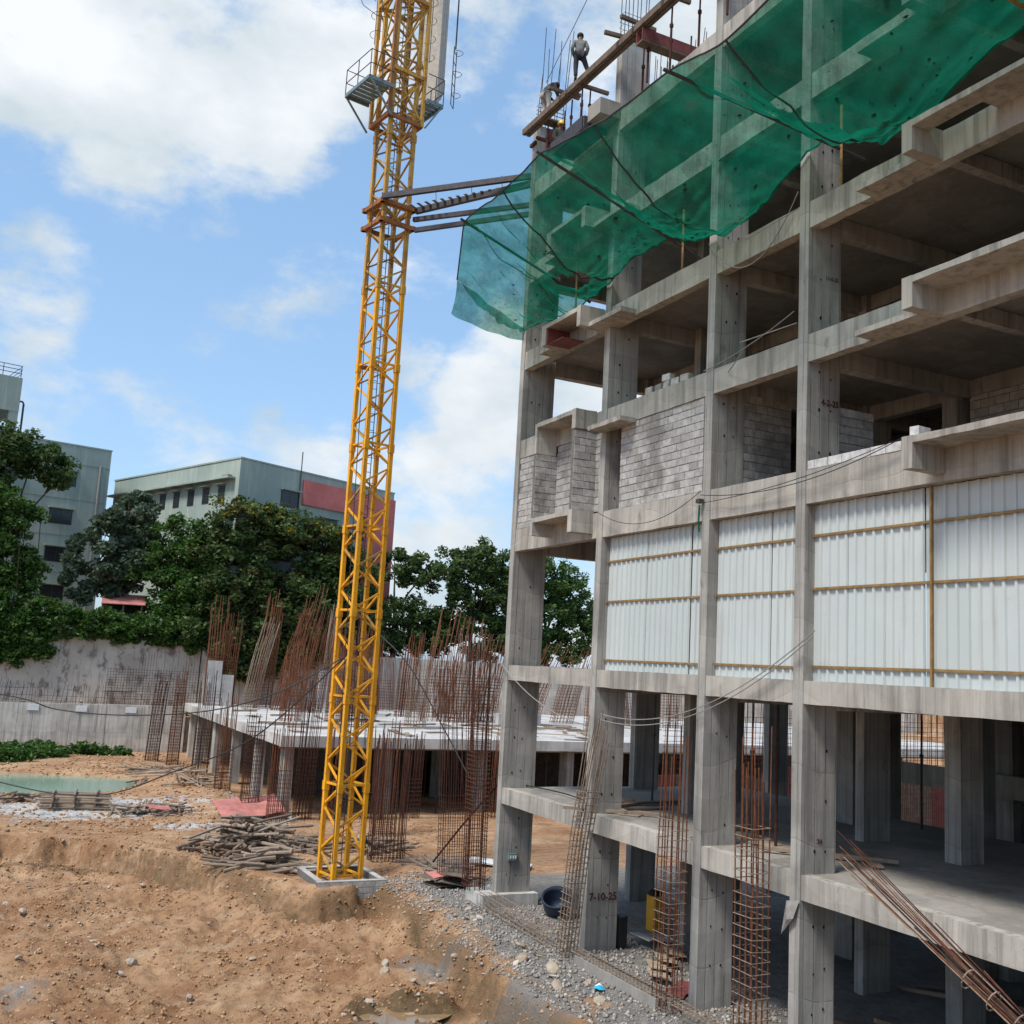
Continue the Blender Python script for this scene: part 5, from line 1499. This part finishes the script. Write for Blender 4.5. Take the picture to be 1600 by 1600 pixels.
# starter cages on the podium deck
PC = [(14.6, 76.8, 7.9, .95, .35, (.0, .2)), (15.6, 76.9, 7.4, .8, .35, (.25, .1)), (16.9, 75.2, 6.6, .9, .5, (1.2, 0)), (17.9, 75.6, 8.5, 1.0, .4, (.5, 0)), (18.5, 73.4, 7.8, .8, .4, (1.9, 0)),
      (19.8, 74.6, 9.0, 1.2, .4, (1.3, 0)), (20.4, 71.8, 7.4, 1.2, .4, (.9, 0)), (22.6, 76.6, 8.0, .5, .3, (.5, 0)), (24.6, 72, 6, 1.1, .5, (.1, 0)), (26.4, 70, 5.4, .9, .4, (.3, 0)), (27.2, 66, 7.8, 1.7, .8, (1.1, 0)),
      (28.7, 65, 7.4, 1.7, .8, (.9, .3)), (29.9, 66.2, 6.4, 1.5, .6, (-.2, 0)), (31.2, 67, 6.3, 1.4, .6, (1.2, 0)), (32.6, 64, 6, 1.4, .6, (.2, 0)), (34, 66, 6, 1.4, .6, (2.6, 0)), (38, 68, 6, 1.4, .6, (1.9, 0)),
      (41, 67, 5.8, 1.2, .6, (1.6, 0)), (42.6, 67, 6.4, 1.2, .6, (-1.2, 0)), (46, 66, 6.5, 1.6, .6, (0, 0)), (36, 60, 4.6, 1.1, .5, (.1, 0)), (51, 66, 6, 1.4, .6, (.6, 0)), (23.5, 60, 4.4, 1.0, .5, (.1, 0)), (16.4, 62, 4.6, 1.0, .5, (.1, .2)), (57, 62, 5, 1.5, .6, (.2, 0)), (62, 60, 5, 1.5, .6, (.2, 0))]
for k in range(8):
    PC.append((random.uniform(16, 60) if k > 14 else random.uniform(16, 34), random.uniform(58, 78), random.uniform(4.2, 7.2), random.uniform(1.0, 2.0), .5, (random.uniform(-.2, .5), 0)))
for k, (x, y, h, w, d, ln) in enumerate(PC):
    w *= 1.15
    mt = ('rust_bright', 'rust', 'rebar_pale', 'rust_bright', 'rust')[k % 5]
    nm_ = 'rusty starter cage with bars leaning over on the podium deck' if abs(ln[0]) > .8 else 'upright rusty starter cage on the podium deck'
    cage(nm_, x, y, 4.11, h, w, d, (7, 3), ln, .22, h * .48, .021, mt, False, .011, 'rust', .9, 'rebar cages on the podium deck', extra=4)
# cages standing on the ground along the podium
GC = [(10.7, 75.2, 6.4, .8, .4, (.35, 0)), (11.8, 73.5, 6.2, .7, .4, (.1, 0)), (12.3, 66.5, 6.4, .9, .4, (.1, 0)), (12.2, 59.0, 5.2, .8, .4, (0, 0)), (12.0, 51.6, 5.0, .8, .4, (.1, 0)), (12.9, 49.7, 5.4, .9, .4, (.1, 0)),
      (14.2, 50.1, 6.6, .8, .4, (.15, 0)), (15.5, 49.8, 5.4, .9, .4, (.2, 0)), (17.6, 49.9, 5.0, 1.0, .4, (-.1, 0)), (16.6, 45.5, 5.2, .9, .5, (.1, 0)), (19.6, 49.9, 4.4, .8, .4, (.1, 0)), (24.4, 49.9, 4.6, .8, .4, (.1, 0)), (30.2, 50, 4.6, .8, .4, (0, 0))]
for k, (x, y, h, w, d, ln) in enumerate(GC):
    cage('dark rusty cage standing on the ground beside the podium edge', x, y, gz(x, y) - .02, h, w, d, (6, 3), ln, .2, h * (.9 if k in (0, 1, 4) else .45), .017, ('rust_dark', 'rust')[k % 2], False, .011, 'rust_dark', .7, 'rebar cages beside the podium', extra=2)
# starter bars and bar mat on the retaining wall
sb = MB()
for x in np.arange(-14, 13.8, .21):
    lx = random.uniform(-.08, .3); sb.tube([(float(x), 82.85, 3.2), (float(x) + lx, 82.85 + random.uniform(-.1, .2), 3.5 + random.uniform(.9, 1.9))], .014, 3, cap=False)
for z in (3.75, 4.1): sb.tube([(-14, 82.86, z), (0, 82.9, z + .06), (13.8, 82.86, z)], .011, 3)
sb.build('starter_bars', 'rust_dark', rw, kind='stuff')
bm = thing('rebar_mat', 'dark upright mat of wall reinforcement behind the retaining wall end', 'rebar mat', (11.5, 84, 3))
mb = MB()
for x in np.arange(8.2, 15.2, .2): mb.tube([(float(x), 84.2, 2.9), (float(x) + .05, 84.2, 6.3 + random.uniform(0, 1.6) * (float(x) > 10))], .013, 3, cap=False)
for z in np.arange(3.2, 6.3, .2): mb.tube([(8.2, 84.2, float(z)), (15.2, 84.2, float(z) + .04)], .011, 3, cap=False)
mb.build('bars', 'rust_dark', bm, kind='stuff')
bm2 = thing('rebar_mat', 'dense rust red mat of wall bars on the podium behind the corner column', 'rebar mat', (30, 70, 4.1))
mb = MB()
for x in np.arange(26.4, 34, .2): mb.tube([(float(x), 70.4, 4.1), (float(x) + random.uniform(-.1, .5), 70.4, 7.6 + random.uniform(-.6, 2.6))], .019, 3, cap=False)
for z in np.arange(4.3, 7.4, .22): mb.tube([(26.4, 70.4, float(z)), (34, 70.4, float(z) + .05)], .013, 3, cap=False)
mb.build('bars', 'rust', bm2, kind='stuff')
bm3 = thing('rebar_mat', 'screen of wall bars standing behind the open lower floor', 'rebar mat', (38, 42, 0))
mb = MB()
for x in np.arange(29, 56, .16): mb.tube([(float(x), 42, .2), (float(x) + random.uniform(-.1, .3), 42, 6.6 + random.uniform(-.6, 1.6))], .017, 3, cap=False)
for z in np.arange(.4, 6.4, .25): mb.tube([(29, 42, float(z)), (56, 42, float(z) + .05)], .013, 3, cap=False)
mb.build('bars', 'rust_dark', bm3, kind='stuff')
fw_ = thing('shutter_fence', 'dark shutter boards standing behind the open lower floor', 'shutters', (40, 43, 0))
for k in range(22):
    MB().box(29 + k * 1.22, 30.2 + k * 1.22, 42.6, 42.66, .1, 3.3 + random.uniform(-.4, .4)).build('board', 'plank' if k % 3 else 'red_form', fw_)
# leaning bundle of long bars at the right
bu = thing('bar_bundle', 'bundle of long rusty bars fanned out and leaning up against the slab edge', 'rebar bundle', (13.5, 4.6, .4))
for k in range(26):
    u = random.random(); u = u if k > 6 else .85 + .15 * u
    tipy = 11.4 + 4.0 * u
    B_ = Vector((13.55 + random.uniform(-.12, .12), 4.5 + random.uniform(-.5, .5), .42)); m_ = Vector((14.02 + random.uniform(-.07, .07), 10.7, 3.12 + random.uniform(-.12, .10)))
    dr = (m_ - B_).normalized() + Vector((random.uniform(-.02, .035), 0, random.uniform(-.045, .085)))
    tip = m_ + dr * ((tipy - 10.7) / dr.y)
    MB().tube([tuple(B_), tuple(m_), tuple(tip)], .0095, 6).build('bar', ('rust', 'rust_dark', 'rebar_pale')[k % 3], bu)
for s in (.0, .35, .8, 1.25):
    c_ = Vector((14.02, 10.7 + s, 3.12 + .42 * s)); MB().tube([tuple(c_ + Vector((.14 * math.cos(a_), -.06 * math.sin(a_), .15 * math.sin(a_)))) for a_ in np.linspace(0, 6.28, 12)[:-1]], .012, 5, closed=True).build('tie_wire', 'rebar_pale', bu)
# ground beam cages along the facade
gbm = thing('ground_beam', 'grey ground beam formwork with a bar cage lying along the front of the frame', 'ground beam', (14.9, 22, .4))
MB().box(14.46, 14.50, 20.9, 24.6, .25, .72).build('side_board', 'concrete_slab', gbm); MB().box(14.93, 14.97, 20.9, 24.6, .25, .72).build('side_board', 'concrete_slab', gbm)
for dx in (14.54, 14.72, 14.90):
    for z in (.42, .75): MB().tube([(dx, 18.4, z), (dx, 24.9, z)], .014, 5).build('bar', 'rebar_pale', gbm)
for y in np.arange(18.5, 24.9, .16): MB().tube([(14.52, float(y), .40), (14.92, float(y), .40), (14.92, float(y), .78), (14.52, float(y), .78)], .009, 4, closed=True).build('stirrup', 'rebar_pale', gbm)
gb2 = thing('ground_beam_cage', 'collapsed bar cage lying on the gravel between the corner and second columns', 'rebar cage', (15, 28.5, .5))
for dx, z in ((14.62, .5), (14.8, .52), (14.98, .55), (14.64, .85), (14.96, .92)): MB().tube([(dx, 26.2, z), (dx + .03, 28.6, z + .04), (dx + .08, 31.2, z + .1)], .014, 5).build('bar', 'rebar_pale', gb2)
for y in np.arange(26.3, 31.1, .21): MB().tube([(14.6, float(y), .48), (15.02, float(y), .5), (15.0, float(y) + .05, .95), (14.62, float(y) + .05, .9)], .009, 4, closed=True).build('stirrup', 'rebar_pale', gb2)
pd = thing('pedestal', 'square concrete pedestal under the corner column', 'pedestal', (15.7, 31.5, .3))
jbox(14.78, 16.75, 30.95, 32.25, .0, .84, 'footing', 'concrete_pale', pd, seg=.7, amp=.012)

# ================================================================== HEAPS OF POLES, BOARDS, SHEETS
pole_me = []
for l, r in ((2.6, .05), (1.9, .055), (1.3, .058), (3.1, .045), (.9, .07)):
    me = MB().tube([(-l / 2, 0, 0), (0, .02, .01), (l / 2, 0, 0)], r, 6).mesh('shoring_pole'); me.materials.append(M['timber']); pole_me.append(me)


def heap(label, group, cx, cy, n, rx, ry, hmax, ang, jit, sizes=(0, 1, 2, 4)):
    for k in range(n):
        a_ = random.uniform(0, 6.28); q = math.sqrt(random.random()); x, y = cx + rx * q * math.cos(a_), cy + ry * q * math.sin(a_)
        o = bpy.data.objects.new('shoring_pole', pole_me[random.choice(sizes)]); COL.objects.link(o)
        z = gz(x, y) + .05 + hmax * (1 - q ** 1.4) * random.random() ** .6
        o.location = (x, y, z); o.rotation_euler = (random.uniform(-1, 1), random.uniform(-.22, .22), ang + random.gauss(0, jit))
        tag(o, label, 'pole', group)


heap('grey shoring pole tangled in the biggest heap left of the crane foot', 'poles in the big heap by the crane', 10.3, 42.8, 112, 2.6, 1.05, 1.5, R(70), .75)
heap('grey shoring pole in the low heap at the edge of the dug pit', 'poles in the heap at the pit edge', 9.9, 38.5, 52, 1.25, .75, .9, R(-10), .55)
heap('dark shoring pole in the heap behind the crane foot', 'poles in the heap behind the crane', 14.6, 42.0, 30, 1.8, .9, .55, R(20), .8)
heap('grey pole lying beside the pink sheets near the corner column', 'poles near the corner column', 15.6, 36.4, 13, .8, 1.8, .22, R(105), .35, (0, 1, 3))
heap('pale grey pole in the scattered heap beside the pond', 'poles in the heap beside the pond', 7.8, 52.6, 34, 1.9, .8, .4, R(100), .8)
heap('grey pole in the small heap at the left bank of the pond', 'poles in the heap by the pond bank', 1.6, 57.0, 14, 1.3, .7, .5, R(80), .6)
heap('weathered timber piece in the spread of scrap along the podium side', 'scrap timber beside the podium', 10.4, 65.0, 40, 1.8, 6.5, .45, R(60), .9, (0, 1, 3))
for lay in range(6):
    for k in range(7 if lay % 2 == 0 else 3):
        o = bpy.data.objects.new('shoring_pole', pole_me[3 if lay % 2 == 0 else 1]); COL.objects.link(o)
        o.location = (4.5 + (0 if lay % 2 == 0 else (k - 1) * .95), 54.4 + (.27 * (k - 3) if lay % 2 == 0 else 0), .42 + .12 * lay); o.rotation_euler = (0, random.uniform(-.03, .03), (0 if lay % 2 == 0 else math.pi / 2) + random.uniform(-.05, .05) - .15)
        tag(o, 'pole in the neatly crossed stack beside the pond', 'pole', 'poles in the crossed stack')


def slab_piece(name, label, cat, x, y, z, l, w, h, rz, mat, tilt=(0, 0), group=None):
    mb = MB(); n = 6
    for i in range(n + 1):
        for j in (-1, 1):
            wob = .04 * math.sin(3.1 * i + 2 * j) * w
            mb.v.append((-l / 2 + l * i / n + wob * .4, j * w / 2 + wob, .05 * l * math.sin(i * 1.3) * .25)); mb.v.append((-l / 2 + l * i / n + wob * .4, j * w / 2 + wob, .05 * l * math.sin(i * 1.3) * .25 + h))
    for i in range(n):
        b = 4 * i; mb.f += [(b, b + 4, b + 6, b + 2), (b + 1, b + 3, b + 7, b + 5), (b, b + 1, b + 5, b + 4), (b + 2, b + 6, b + 7, b + 3)]
    mb.f += [(0, 2, 3, 1), (4 * n, 4 * n + 1, 4 * n + 3, 4 * n + 2)]
    o = mb.build(name, mat); o.location = (x, y, z); o.rotation_euler = (tilt[0], tilt[1], rz); return tag(o, label, cat, group)


slab_piece('red_sheet', 'large faded red sheet draped over a mound beside the podium', 'sheet', 11.9, 51.0, .78, 3.0, 1.9, .03, .1, 'pink_sheet', (.30, -.08))
slab_piece('red_sheet', 'faded red sheet lying lower on the podium mound', 'sheet', 13.0, 51.6, .62, 1.8, 1.4, .03, -.4, 'pink_sheet', (.2, .3))
slab_piece('pink_board', 'small pink board dropped on the scattered pole heap', 'board', 7.9, 51.6, .70, 1.0, .5, .03, .2, 'pink_sheet', (.25, .1))
for k, (dx, dy, dz, rz) in enumerate(((0, 0, .10, .2), (.15, -.3, .19, -.3), (-.2, .25, .28, .5), (.1, .1, .37, .0), (.3, -.1, .46, .9))):
    slab_piece('scrap_sheet', 'weathered scrap sheet in the flat pile behind the pedestal of the corner column', 'sheet', 15.05 + dx, 34.35 + dy, gz(15, 34.3) + dz, 1.5, .8, .025, rz, 'pink_sheet' if k in (3,) else 'plank', (random.uniform(-.1, .1), random.uniform(-.1, .1)), 'scrap sheets piled by the pedestal')
slab_piece('white_sheet', 'crumpled white sheet on the sand seen past the corner column', 'sheet', 18.6, 37.6, .45, 2.4, .7, .05, -.6, 'white', (.05, .05))
for k, (x, y, rz, l, w) in enumerate(((16.9, 24.0, -.5, 1.1, .5), (16.3, 23.5, -.5, 1.1, .5), (17.5, 24.5, -.5, 1.1, .5), (15.9, 22.9, -.5, 1.1, .5))):
    slab_piece('plywood_board', 'grey plywood board leaning flat on the sand under the frame', 'board', x, y, .62, l, w, .03, rz + 1.57, 'ply', (.12, .1), 'plywood boards under the frame')
slab_piece('red_board', 'dull red board lying under the frame beside the plywood', 'board', 15.9, 21.9, .52, 1.1, .5, .03, .6, 'red_form', (.03, -.03))
slab_piece('cement_sheet', 'curled pale cement sheet on the ground inside the frame', 'sheet', 17.9, 26.0, .60, 1.4, .7, .03, .3, 'concrete_pale', (.1, .15))
for k in range(34):
    x, y = random.uniform(16.6, 23), random.uniform(8, 19.5); o = bpy.data.objects.new('scrap_timber', brd[k % 4] if k % 3 else pole_me[k % 5]); COL.objects.link(o)
    o.location = (x, y, gz(x, y) + .05 + .35 * random.random()); o.rotation_euler = (random.uniform(-.2, .2), random.uniform(-.25, .25), random.uniform(0, 3))
    tag(o, 'scrap timber strewn on the dark ground floor under the frame', 'timber', 'scrap timber on the ground floor')
# drum, yellow drum, boxes
dr = thing('bucket', 'tilted dark blue round bottomed tub behind the leaning cage', 'tub', (16.7, 29.6, .5))
o = MB().lathe([(.16, 0), (.30, .06), (.40, .25), (.43, .55), (.44, .68), (.41, .68), (.40, .55), (.36, .25), (.1, .08)], (0, 0, 0), 20).build('tub_body', 'drum', None, smooth=True)
o.parent = dr; o.rotation_euler = (.45, -.35, 0)
o = MB().tube([(.45 * math.cos(a_), .45 * math.sin(a_), .68) for a_ in np.linspace(0, 6.28, 20)[:-1]], .022, 6, closed=True).build('rim', 'drum', None); o.parent = dr; o.rotation_euler = (.45, -.35, 0)
yd = thing('yellow_drum', 'tall yellow container with a white label standing inside the frame', 'container', (18.75, 27.3, .45))
o = MB().box(-.16, .16, -.2, .2, 0, 1.0).build('body', 'yellow', None); o.parent = yd
o = MB().box(-.05, .07, -.203, -.2005, .5, .62).build('label_patch', 'white', None); o.parent = yd
o = MB().lathe([(.2, 0), (.22, .1), (.14, .18)], (0, 0, 1.003), 12).build('lid', 'black', None); o.parent = yd
bk = thing('black_container', 'black plastic container standing behind the dated column', 'container', (16.6, 25.75, .45))
o = MB().box(-.12, .12, -.12, .12, 0, .85).build('body', 'black', None); o.parent = bk
o = MB().box(-.13, .13, -.13, .13, .853, .90).build('lid', 'drum', None); o.parent = bk
sbx = thing('switch_box', 'small blue and white switch box fixed to the corner column', 'switch box', (15.86, 31.24, 1.9))
MB().box(15.72, 16.02, 31.15, 31.238, 1.84, 2.06).build('box', 'blue_steel', sbx)
for x in (15.76, 15.86, 15.94): MB().box(x, x + .05, 31.143, 31.1495, 1.90, 2.0).build('socket', 'white', sbx)
MB().tube([(15.8, 31.2, 1.84), (15.82, 31.19, 1.4), (15.78, 31.2, 1.1)], .01, 4).build('lead', 'cable', sbx)
# flood lamp and green rag on the second bay
fl_ = thing('flood_lamp', 'small grey flood lamp with dangling green cord at the third column', 'lamp', (15.25, 20.85, 12.3))
MB().box(15.2, 15.34, 20.8, 20.95, 12.22, 12.32).build('lamp_body', 'dark_steel', fl_)
MB().tube([(15.25, 20.85, 12.17), (15.24, 20.86, 11.8), (15.26, 20.85, 11.5)], .025, 5).build('green_cord', M['net_green'], fl_)
rgp = thing('plastic_rag', 'pale torn plastic rag tied at the foot of the slab by the closest column', 'rag', (15.2, 17.5, 3.5))
mb = MB(); mb.v = [(15.33, 17.2, 3.62), (15.30, 17.55, 3.55), (15.22, 17.45, 3.2), (15.30, 17.7, 2.85), (15.26, 17.3, 3.25), (15.31, 17.35, 3.5)]; mb.f = [(0, 1, 2), (1, 3, 2), (2, 3, 4), (0, 4, 5), (0, 2, 4)]; mb.build('plastic', 'wire_pale', rgp)
tb = thing('blue_wrapper', 'bright blue crumpled wrapper on the gravel', 'litter', (13.95, 22.5, .5))
for mt, off, sc in (('bright_blue', (0, 0, .02), .16), ('white', (.08, .14, .02), .1)):
    mb = MB(); g = random.Random(3)
    mb.v = [(off[0] + sc * math.cos(a_) * g.uniform(.7, 1.2), off[1] + sc * math.sin(a_) * g.uniform(.7, 1.2), off[2] + g.uniform(-.02, .05)) for a_ in np.linspace(0, 6.28, 10)[:-1]] + [(off[0], off[1], off[2] + .1)]
    mb.f = [(i, (i + 1) % 9, 9) for i in range(9)]; o = mb.build('crumple', mt, None); o.parent = tb; o.location = (0, 0, 0)
tb.location = (13.95, 22.5, gz(13.95, 22.5) + .03)

# props and odd bars inside the frame
for (x, y, z0, z1, mt) in ((17.0, 19.9, LV['A'], 7.45, 'rust_dark'), (18.3, 22.4, LV['A'], 7.45, 'dark_steel'), (19.0, 28.0, LV['A'], 7.45, 'dark_steel'), (24, 22, LV['A'], 7.45, 'dark_steel'), (18.5, 12.5, LV['A'], 7.45, 'dark_steel')):
    o = MB().tube([(x, y, z0), (x, y, z0 + 2)], .035, 6).tube([(x, y, z0 + 2), (x, y, z1)], .025, 6).tube([(x, y, z0 + 1.98), (x, y, z0 + 2.06)], .06, 6).build('shoring_prop', mt)
    tag(o, 'steel prop standing on the first open floor inside the frame', 'prop', 'props on the first open floor')
for k in range(16):
    x, y = random.uniform(16, 19), random.uniform(18, 30); o = bpy.data.objects.new('board', brd[k % 4]); COL.objects.link(o)
    o.location = (x, y, LV['A'] + .002 + .004 * k); o.rotation_euler = (0, 0, random.uniform(0, 3))
    tag(o, 'dusty board lying on the first open floor of the frame', 'board', 'boards on the first open floor')

# ================================================================== CABLES AND WIRES
cb = [('thick black cable sagging across the pit from the crane mast', [(-6, 60, 5.8), (.63, 45.0, 5.89), (2.6, 43.0, 5.5), (4.83, 40.76, 5.5), (7.31, 38.38, 5.89), (9.3, 36.8, 6.7), (11.25, 36.0, 8.0)], .024),
      ('thick black cable sagging low over the pond from the crane mast', [(-6, 60, 3.2), (1.14, 51.03, 1.9), (4.55, 45.97, 2.0), (6.52, 40.27, 3.55), (8.83, 37.77, 5.09), (11.25, 36.05, 7.95)], .024),
      ('black cable dropping from the crane mast to the corner column', [(12.5, 36.4, 9.0), (13.4, 35.1, 7.8), (14.49, 33.82, 5.5), (15.14, 32.64, 4.0), (15.6, 31.9, 4.4), (16.2, 31.5, 4.2), (16.5, 29, 4.2), (16.0, 26.2, 4.2)], .022)]
for lab, pts, r in cb:
    P_ = [Vector(p_) for p_ in pts]; Q_ = []
    for i in range(len(P_) - 1):
        p0, p1, p2, p3 = P_[max(0, i - 1)], P_[i], P_[i + 1], P_[min(len(P_) - 1, i + 2)]
        for t_ in np.linspace(0, 1, 9)[:-1]:
            t_ = float(t_); Q_.append(.5 * ((2 * p1) + (p2 - p0) * t_ + (2 * p0 - 5 * p1 + 4 * p2 - p3) * t_ ** 2 + (3 * p1 - p0 - 3 * p2 + p3) * t_ ** 3))
    Q_.append(P_[-1]); tag(MB().tube(Q_, r, 6).build('cable', 'cable'), lab, 'cable')
wires = [('thin dark wire looping across the sheets under the block wall', (15.2, 20.75, 12.5), (15.2, 25.65, 12.5), .55, .009, 'cable'),
         ('thin dark wire running up from the flood lamp to the pale blocks', (15.2, 20.75, 12.4), (15.2, 14.3, 12.75), .35, .010, 'cable'),
         ('second thin dark wire running above the wide hoarding', (15.22, 20.75, 12.2), (15.2, 14.6, 12.7), .15, .009, 'cable'),
         ('pale cable sagging below the hoardings from the closest column', (15.2, 16.7, 9.07), (15.2, 25.0, 6.85), .75, .013, 'wire_pale'),
         ('twin pale cable sagging below the hoardings', (15.2, 16.75, 8.95), (15.2, 25.0, 6.7), .75, .013, 'wire_pale'),
         ('grey cable slung along the beam from the corner column', (15.2, 31.55, 8.15), (15.15, 25.7, 6.5), .35, .016, 'wire_pale'),
         ('slack cord hanging between the third and fourth columns below the net', (15.28, 20.8, 18.9), (15.28, 17.5, 19.0), 1.15, .014, 'wire_pale'),
         ('cord wound round the third column at the upper floor', (15.33, 20.95, 15.6), (15.3, 17.6, 16.2), .1, .012, 'wire_pale')]
for lab, a_, b_, sg, r, mt in wires: tag(MB().tube(catenary(a_, b_, sg, 20), r, 5).build('wire', mt), lab, 'wire')
for k, (a_, b_) in enumerate((((15.36, 20.0, 15.35), (14.9, 18.9, 15.5)), ((15.3, 17.5, 15.9), (14.6, 18.6, 15.6)), ((15.3, 17.5, 18.6), (14.7, 18.6, 18.1)))):
    tag(MB().tube([a_, b_], .014, 5).build('stray_bar', 'wire_pale'), 'short stray bar sticking out beside the closest column', 'bar', 'stray bars at the closest column')
lp = thing('leaning_pole', 'long rusty pole leaning against the corner column from the ground', 'pole', (15.3, 36.9, .3))
MB().tube([(15.35, 37.2, .35), (15.5, 34.5, 2.4), (15.75, 32.3, 4.1)], .035, 6).build('pole', 'rust_dark', lp)

# ================================================================== STONES, CLODS, GRAVEL
def rock_mesh(seed, name, mat):
    g = random.Random(seed); mb = MB(); rings = 4; n = 7
    mb.v.append((0, 0, -.45))
    for i in range(1, rings):
        ph = -math.pi / 2 + math.pi * i / rings
        for k in range(n):
            q = g.uniform(.72, 1.1); mb.v.append((q * math.cos(ph) * math.cos(6.283 * k / n), q * .8 * math.cos(ph) * math.sin(6.283 * k / n), q * .6 * math.sin(ph)))
    mb.v.append((0, 0, .5)); t_ = len(mb.v) - 1
    for k in range(n):
        k2 = (k + 1) % n; mb.f.append((0, 1 + k2, 1 + k)); mb.f.append((t_, 1 + (rings - 2) * n + k, 1 + (rings - 2) * n + k2))
        for i in range(rings - 2): mb.f.append((1 + i * n + k, 1 + i * n + k2, 1 + (i + 1) * n + k2, 1 + (i + 1) * n + k))
    me = mb.mesh(name); me.materials.append(M[mat]); return me


rocks = [rock_mesh(k, 'stone', 'stone') for k in range(6)]
spots = [(1.95, 37.9, .26), (2.2, 33, .16), (4.62, 32.2, .22), (4.2, 31.4, .16), (5.6, 28.6, .2), (10.8, 28.6, .2), (10.6, 28.1, .22), (11.3, 27.9, .14), (9.6, 26.3, .22), (10.3, 25.4, .26), (11.4, 26.6, .13), (11.9, 27.5, .16), (12.1, 26.9, .12), (7.6, 30.6, .12)]
for k in range(80):
    x, y = random.uniform(1, 13.2), random.uniform(23.5, 43)
    if pit_dist(np.array([x]), np.array([y]))[0] < .3: continue
    spots.append((x, y, random.uniform(.05, .12)))
for k, (x, y, s) in enumerate(spots):
    o = bpy.data.objects.new('stone', rocks[k % 6]); COL.objects.link(o)
    o.location = (x, y, gz(x, y) + s * .25); o.scale = (s, s * random.uniform(.7, 1.2), s * random.uniform(.6, 1.0)); o.rotation_euler = (random.uniform(-.4, .4), random.uniform(-.4, .4), random.uniform(0, 6))
    tag(o, 'pale stone lying on the brown earth floor of the dug pit' if s > .11 else 'small stone lying on the brown earth floor of the dug pit', 'stone', 'larger stones in the pit' if s > .11 else 'small stones in the pit')
rspots = [(13.6, 24.2, .26), (13.3, 25.3, .22), (13.9, 25.6, .18), (14.0, 26.6, .2), (13.2, 23.2, .2), (13.6, 21.9, .22)]
for k in range(46): rspots.append((random.uniform(12.7, 14.4), random.uniform(20.5, 33), random.uniform(.05, .13)))
for k, (x, y, s) in enumerate(rspots):
    o = bpy.data.objects.new('rubble', rocks[(k + 3) % 6]); COL.objects.link(o)
    o.location = (x, y, gz(x, y) + s * .2); o.scale = (s * 1.2, s, s * .55); o.rotation_euler = (random.uniform(-.5, .5), random.uniform(-.5, .5), random.uniform(0, 6))
    tag(o, 'broken piece of concrete rubble on the grey gravel beside the frame', 'rubble', 'rubble on the gravel')


def scatter(name, label, cat, n, region, size, mat, seed):
    g = np.random.default_rng(seed); xs_, ys_ = [], []
    while len(xs_) < n:
        x, y = g.uniform(region[0], region[1], n), g.uniform(region[2], region[3], n); d_ = pit_dist(x, y)
        ok = (d_ > -.2) if region[4] == 'pit' else (d_ < .4)
        if region[4] == 'pit': ok &= (vnoise(x * .8, y * .8, 3) + g.random(n) * 1.2) > .35
        xs_ += list(x[ok]); ys_ += list(y[ok])
    x, y = np.array(xs_[:n]), np.array(ys_[:n]); z = ground_h(x, y)
    s = size * (.35 + g.random(n) ** 3 * 1.6)
    oct_ = np.array([(1, 0, 0), (0, 1, 0), (-1, 0, 0), (0, -1, 0), (0, 0, .8), (0, 0, -.5)], float)
    v = oct_[None] * g.uniform(.6, 1.2, (n, 6, 1)) * s[:, None, None]
    a_ = g.uniform(0, 6.28, n); c_, s2 = np.cos(a_)[:, None], np.sin(a_)[:, None]
    v = np.stack([v[..., 0] * c_ - v[..., 1] * s2, v[..., 0] * s2 + v[..., 1] * c_, v[..., 2]], -1) + np.stack([x, y, z + s * (.15 if region[4] == 'out' else -.12)], -1)[:, None, :]
    fc = np.array([(0, 1, 4), (1, 2, 4), (2, 3, 4), (3, 0, 4), (1, 0, 5), (2, 1, 5), (3, 2, 5), (0, 3, 5)])
    f = (fc[None] + 6 * np.arange(n)[:, None, None]).reshape(-1, 3)
    o = np_mesh(name, v.reshape(-1, 3), f, mat); o['kind'] = 'stuff'; o['label'] = label; o['category'] = cat


M['pebble_earth'] = island('pebble_earth', [(.29, .155, .078), (.37, .225, .125), (.22, .115, .055), (.42, .27, .16), (.32, .18, .09), (.48, .35, .225)], .95, 0, .1)
M['pebble_grey'] = island('pebble_grey', [(.14, .13, .12), (.24, .225, .205), (.34, .32, .295), (.19, .175, .16), (.42, .40, .37), (.30, .23, .165)], .95, 0, .1)
scatter('earth_clods', 'loose clods and grit on the floor of the dug pit', 'clods', 24000, (-2, 13.6, 21.5, 48, 'pit'), .042, 'pebble_earth', 51)
scatter('gravel', 'loose grey gravel along the front of the frame', 'gravel', 12000, (12.4, 17.5, 19.5, 36, 'out'), .042, 'pebble_grey', 52)
scatter('spoil_clods', 'loose clods on the spoil banks round the pond', 'clods', 7000, (-4, 13, 48, 82, 'out'), .07, 'pebble_earth', 54)
scatter('site_grit', 'loose grit on the sandy ground around the crane and podium', 'grit', 3000, (2, 20, 36, 52, 'out'), .05, 'pebble_earth', 53)
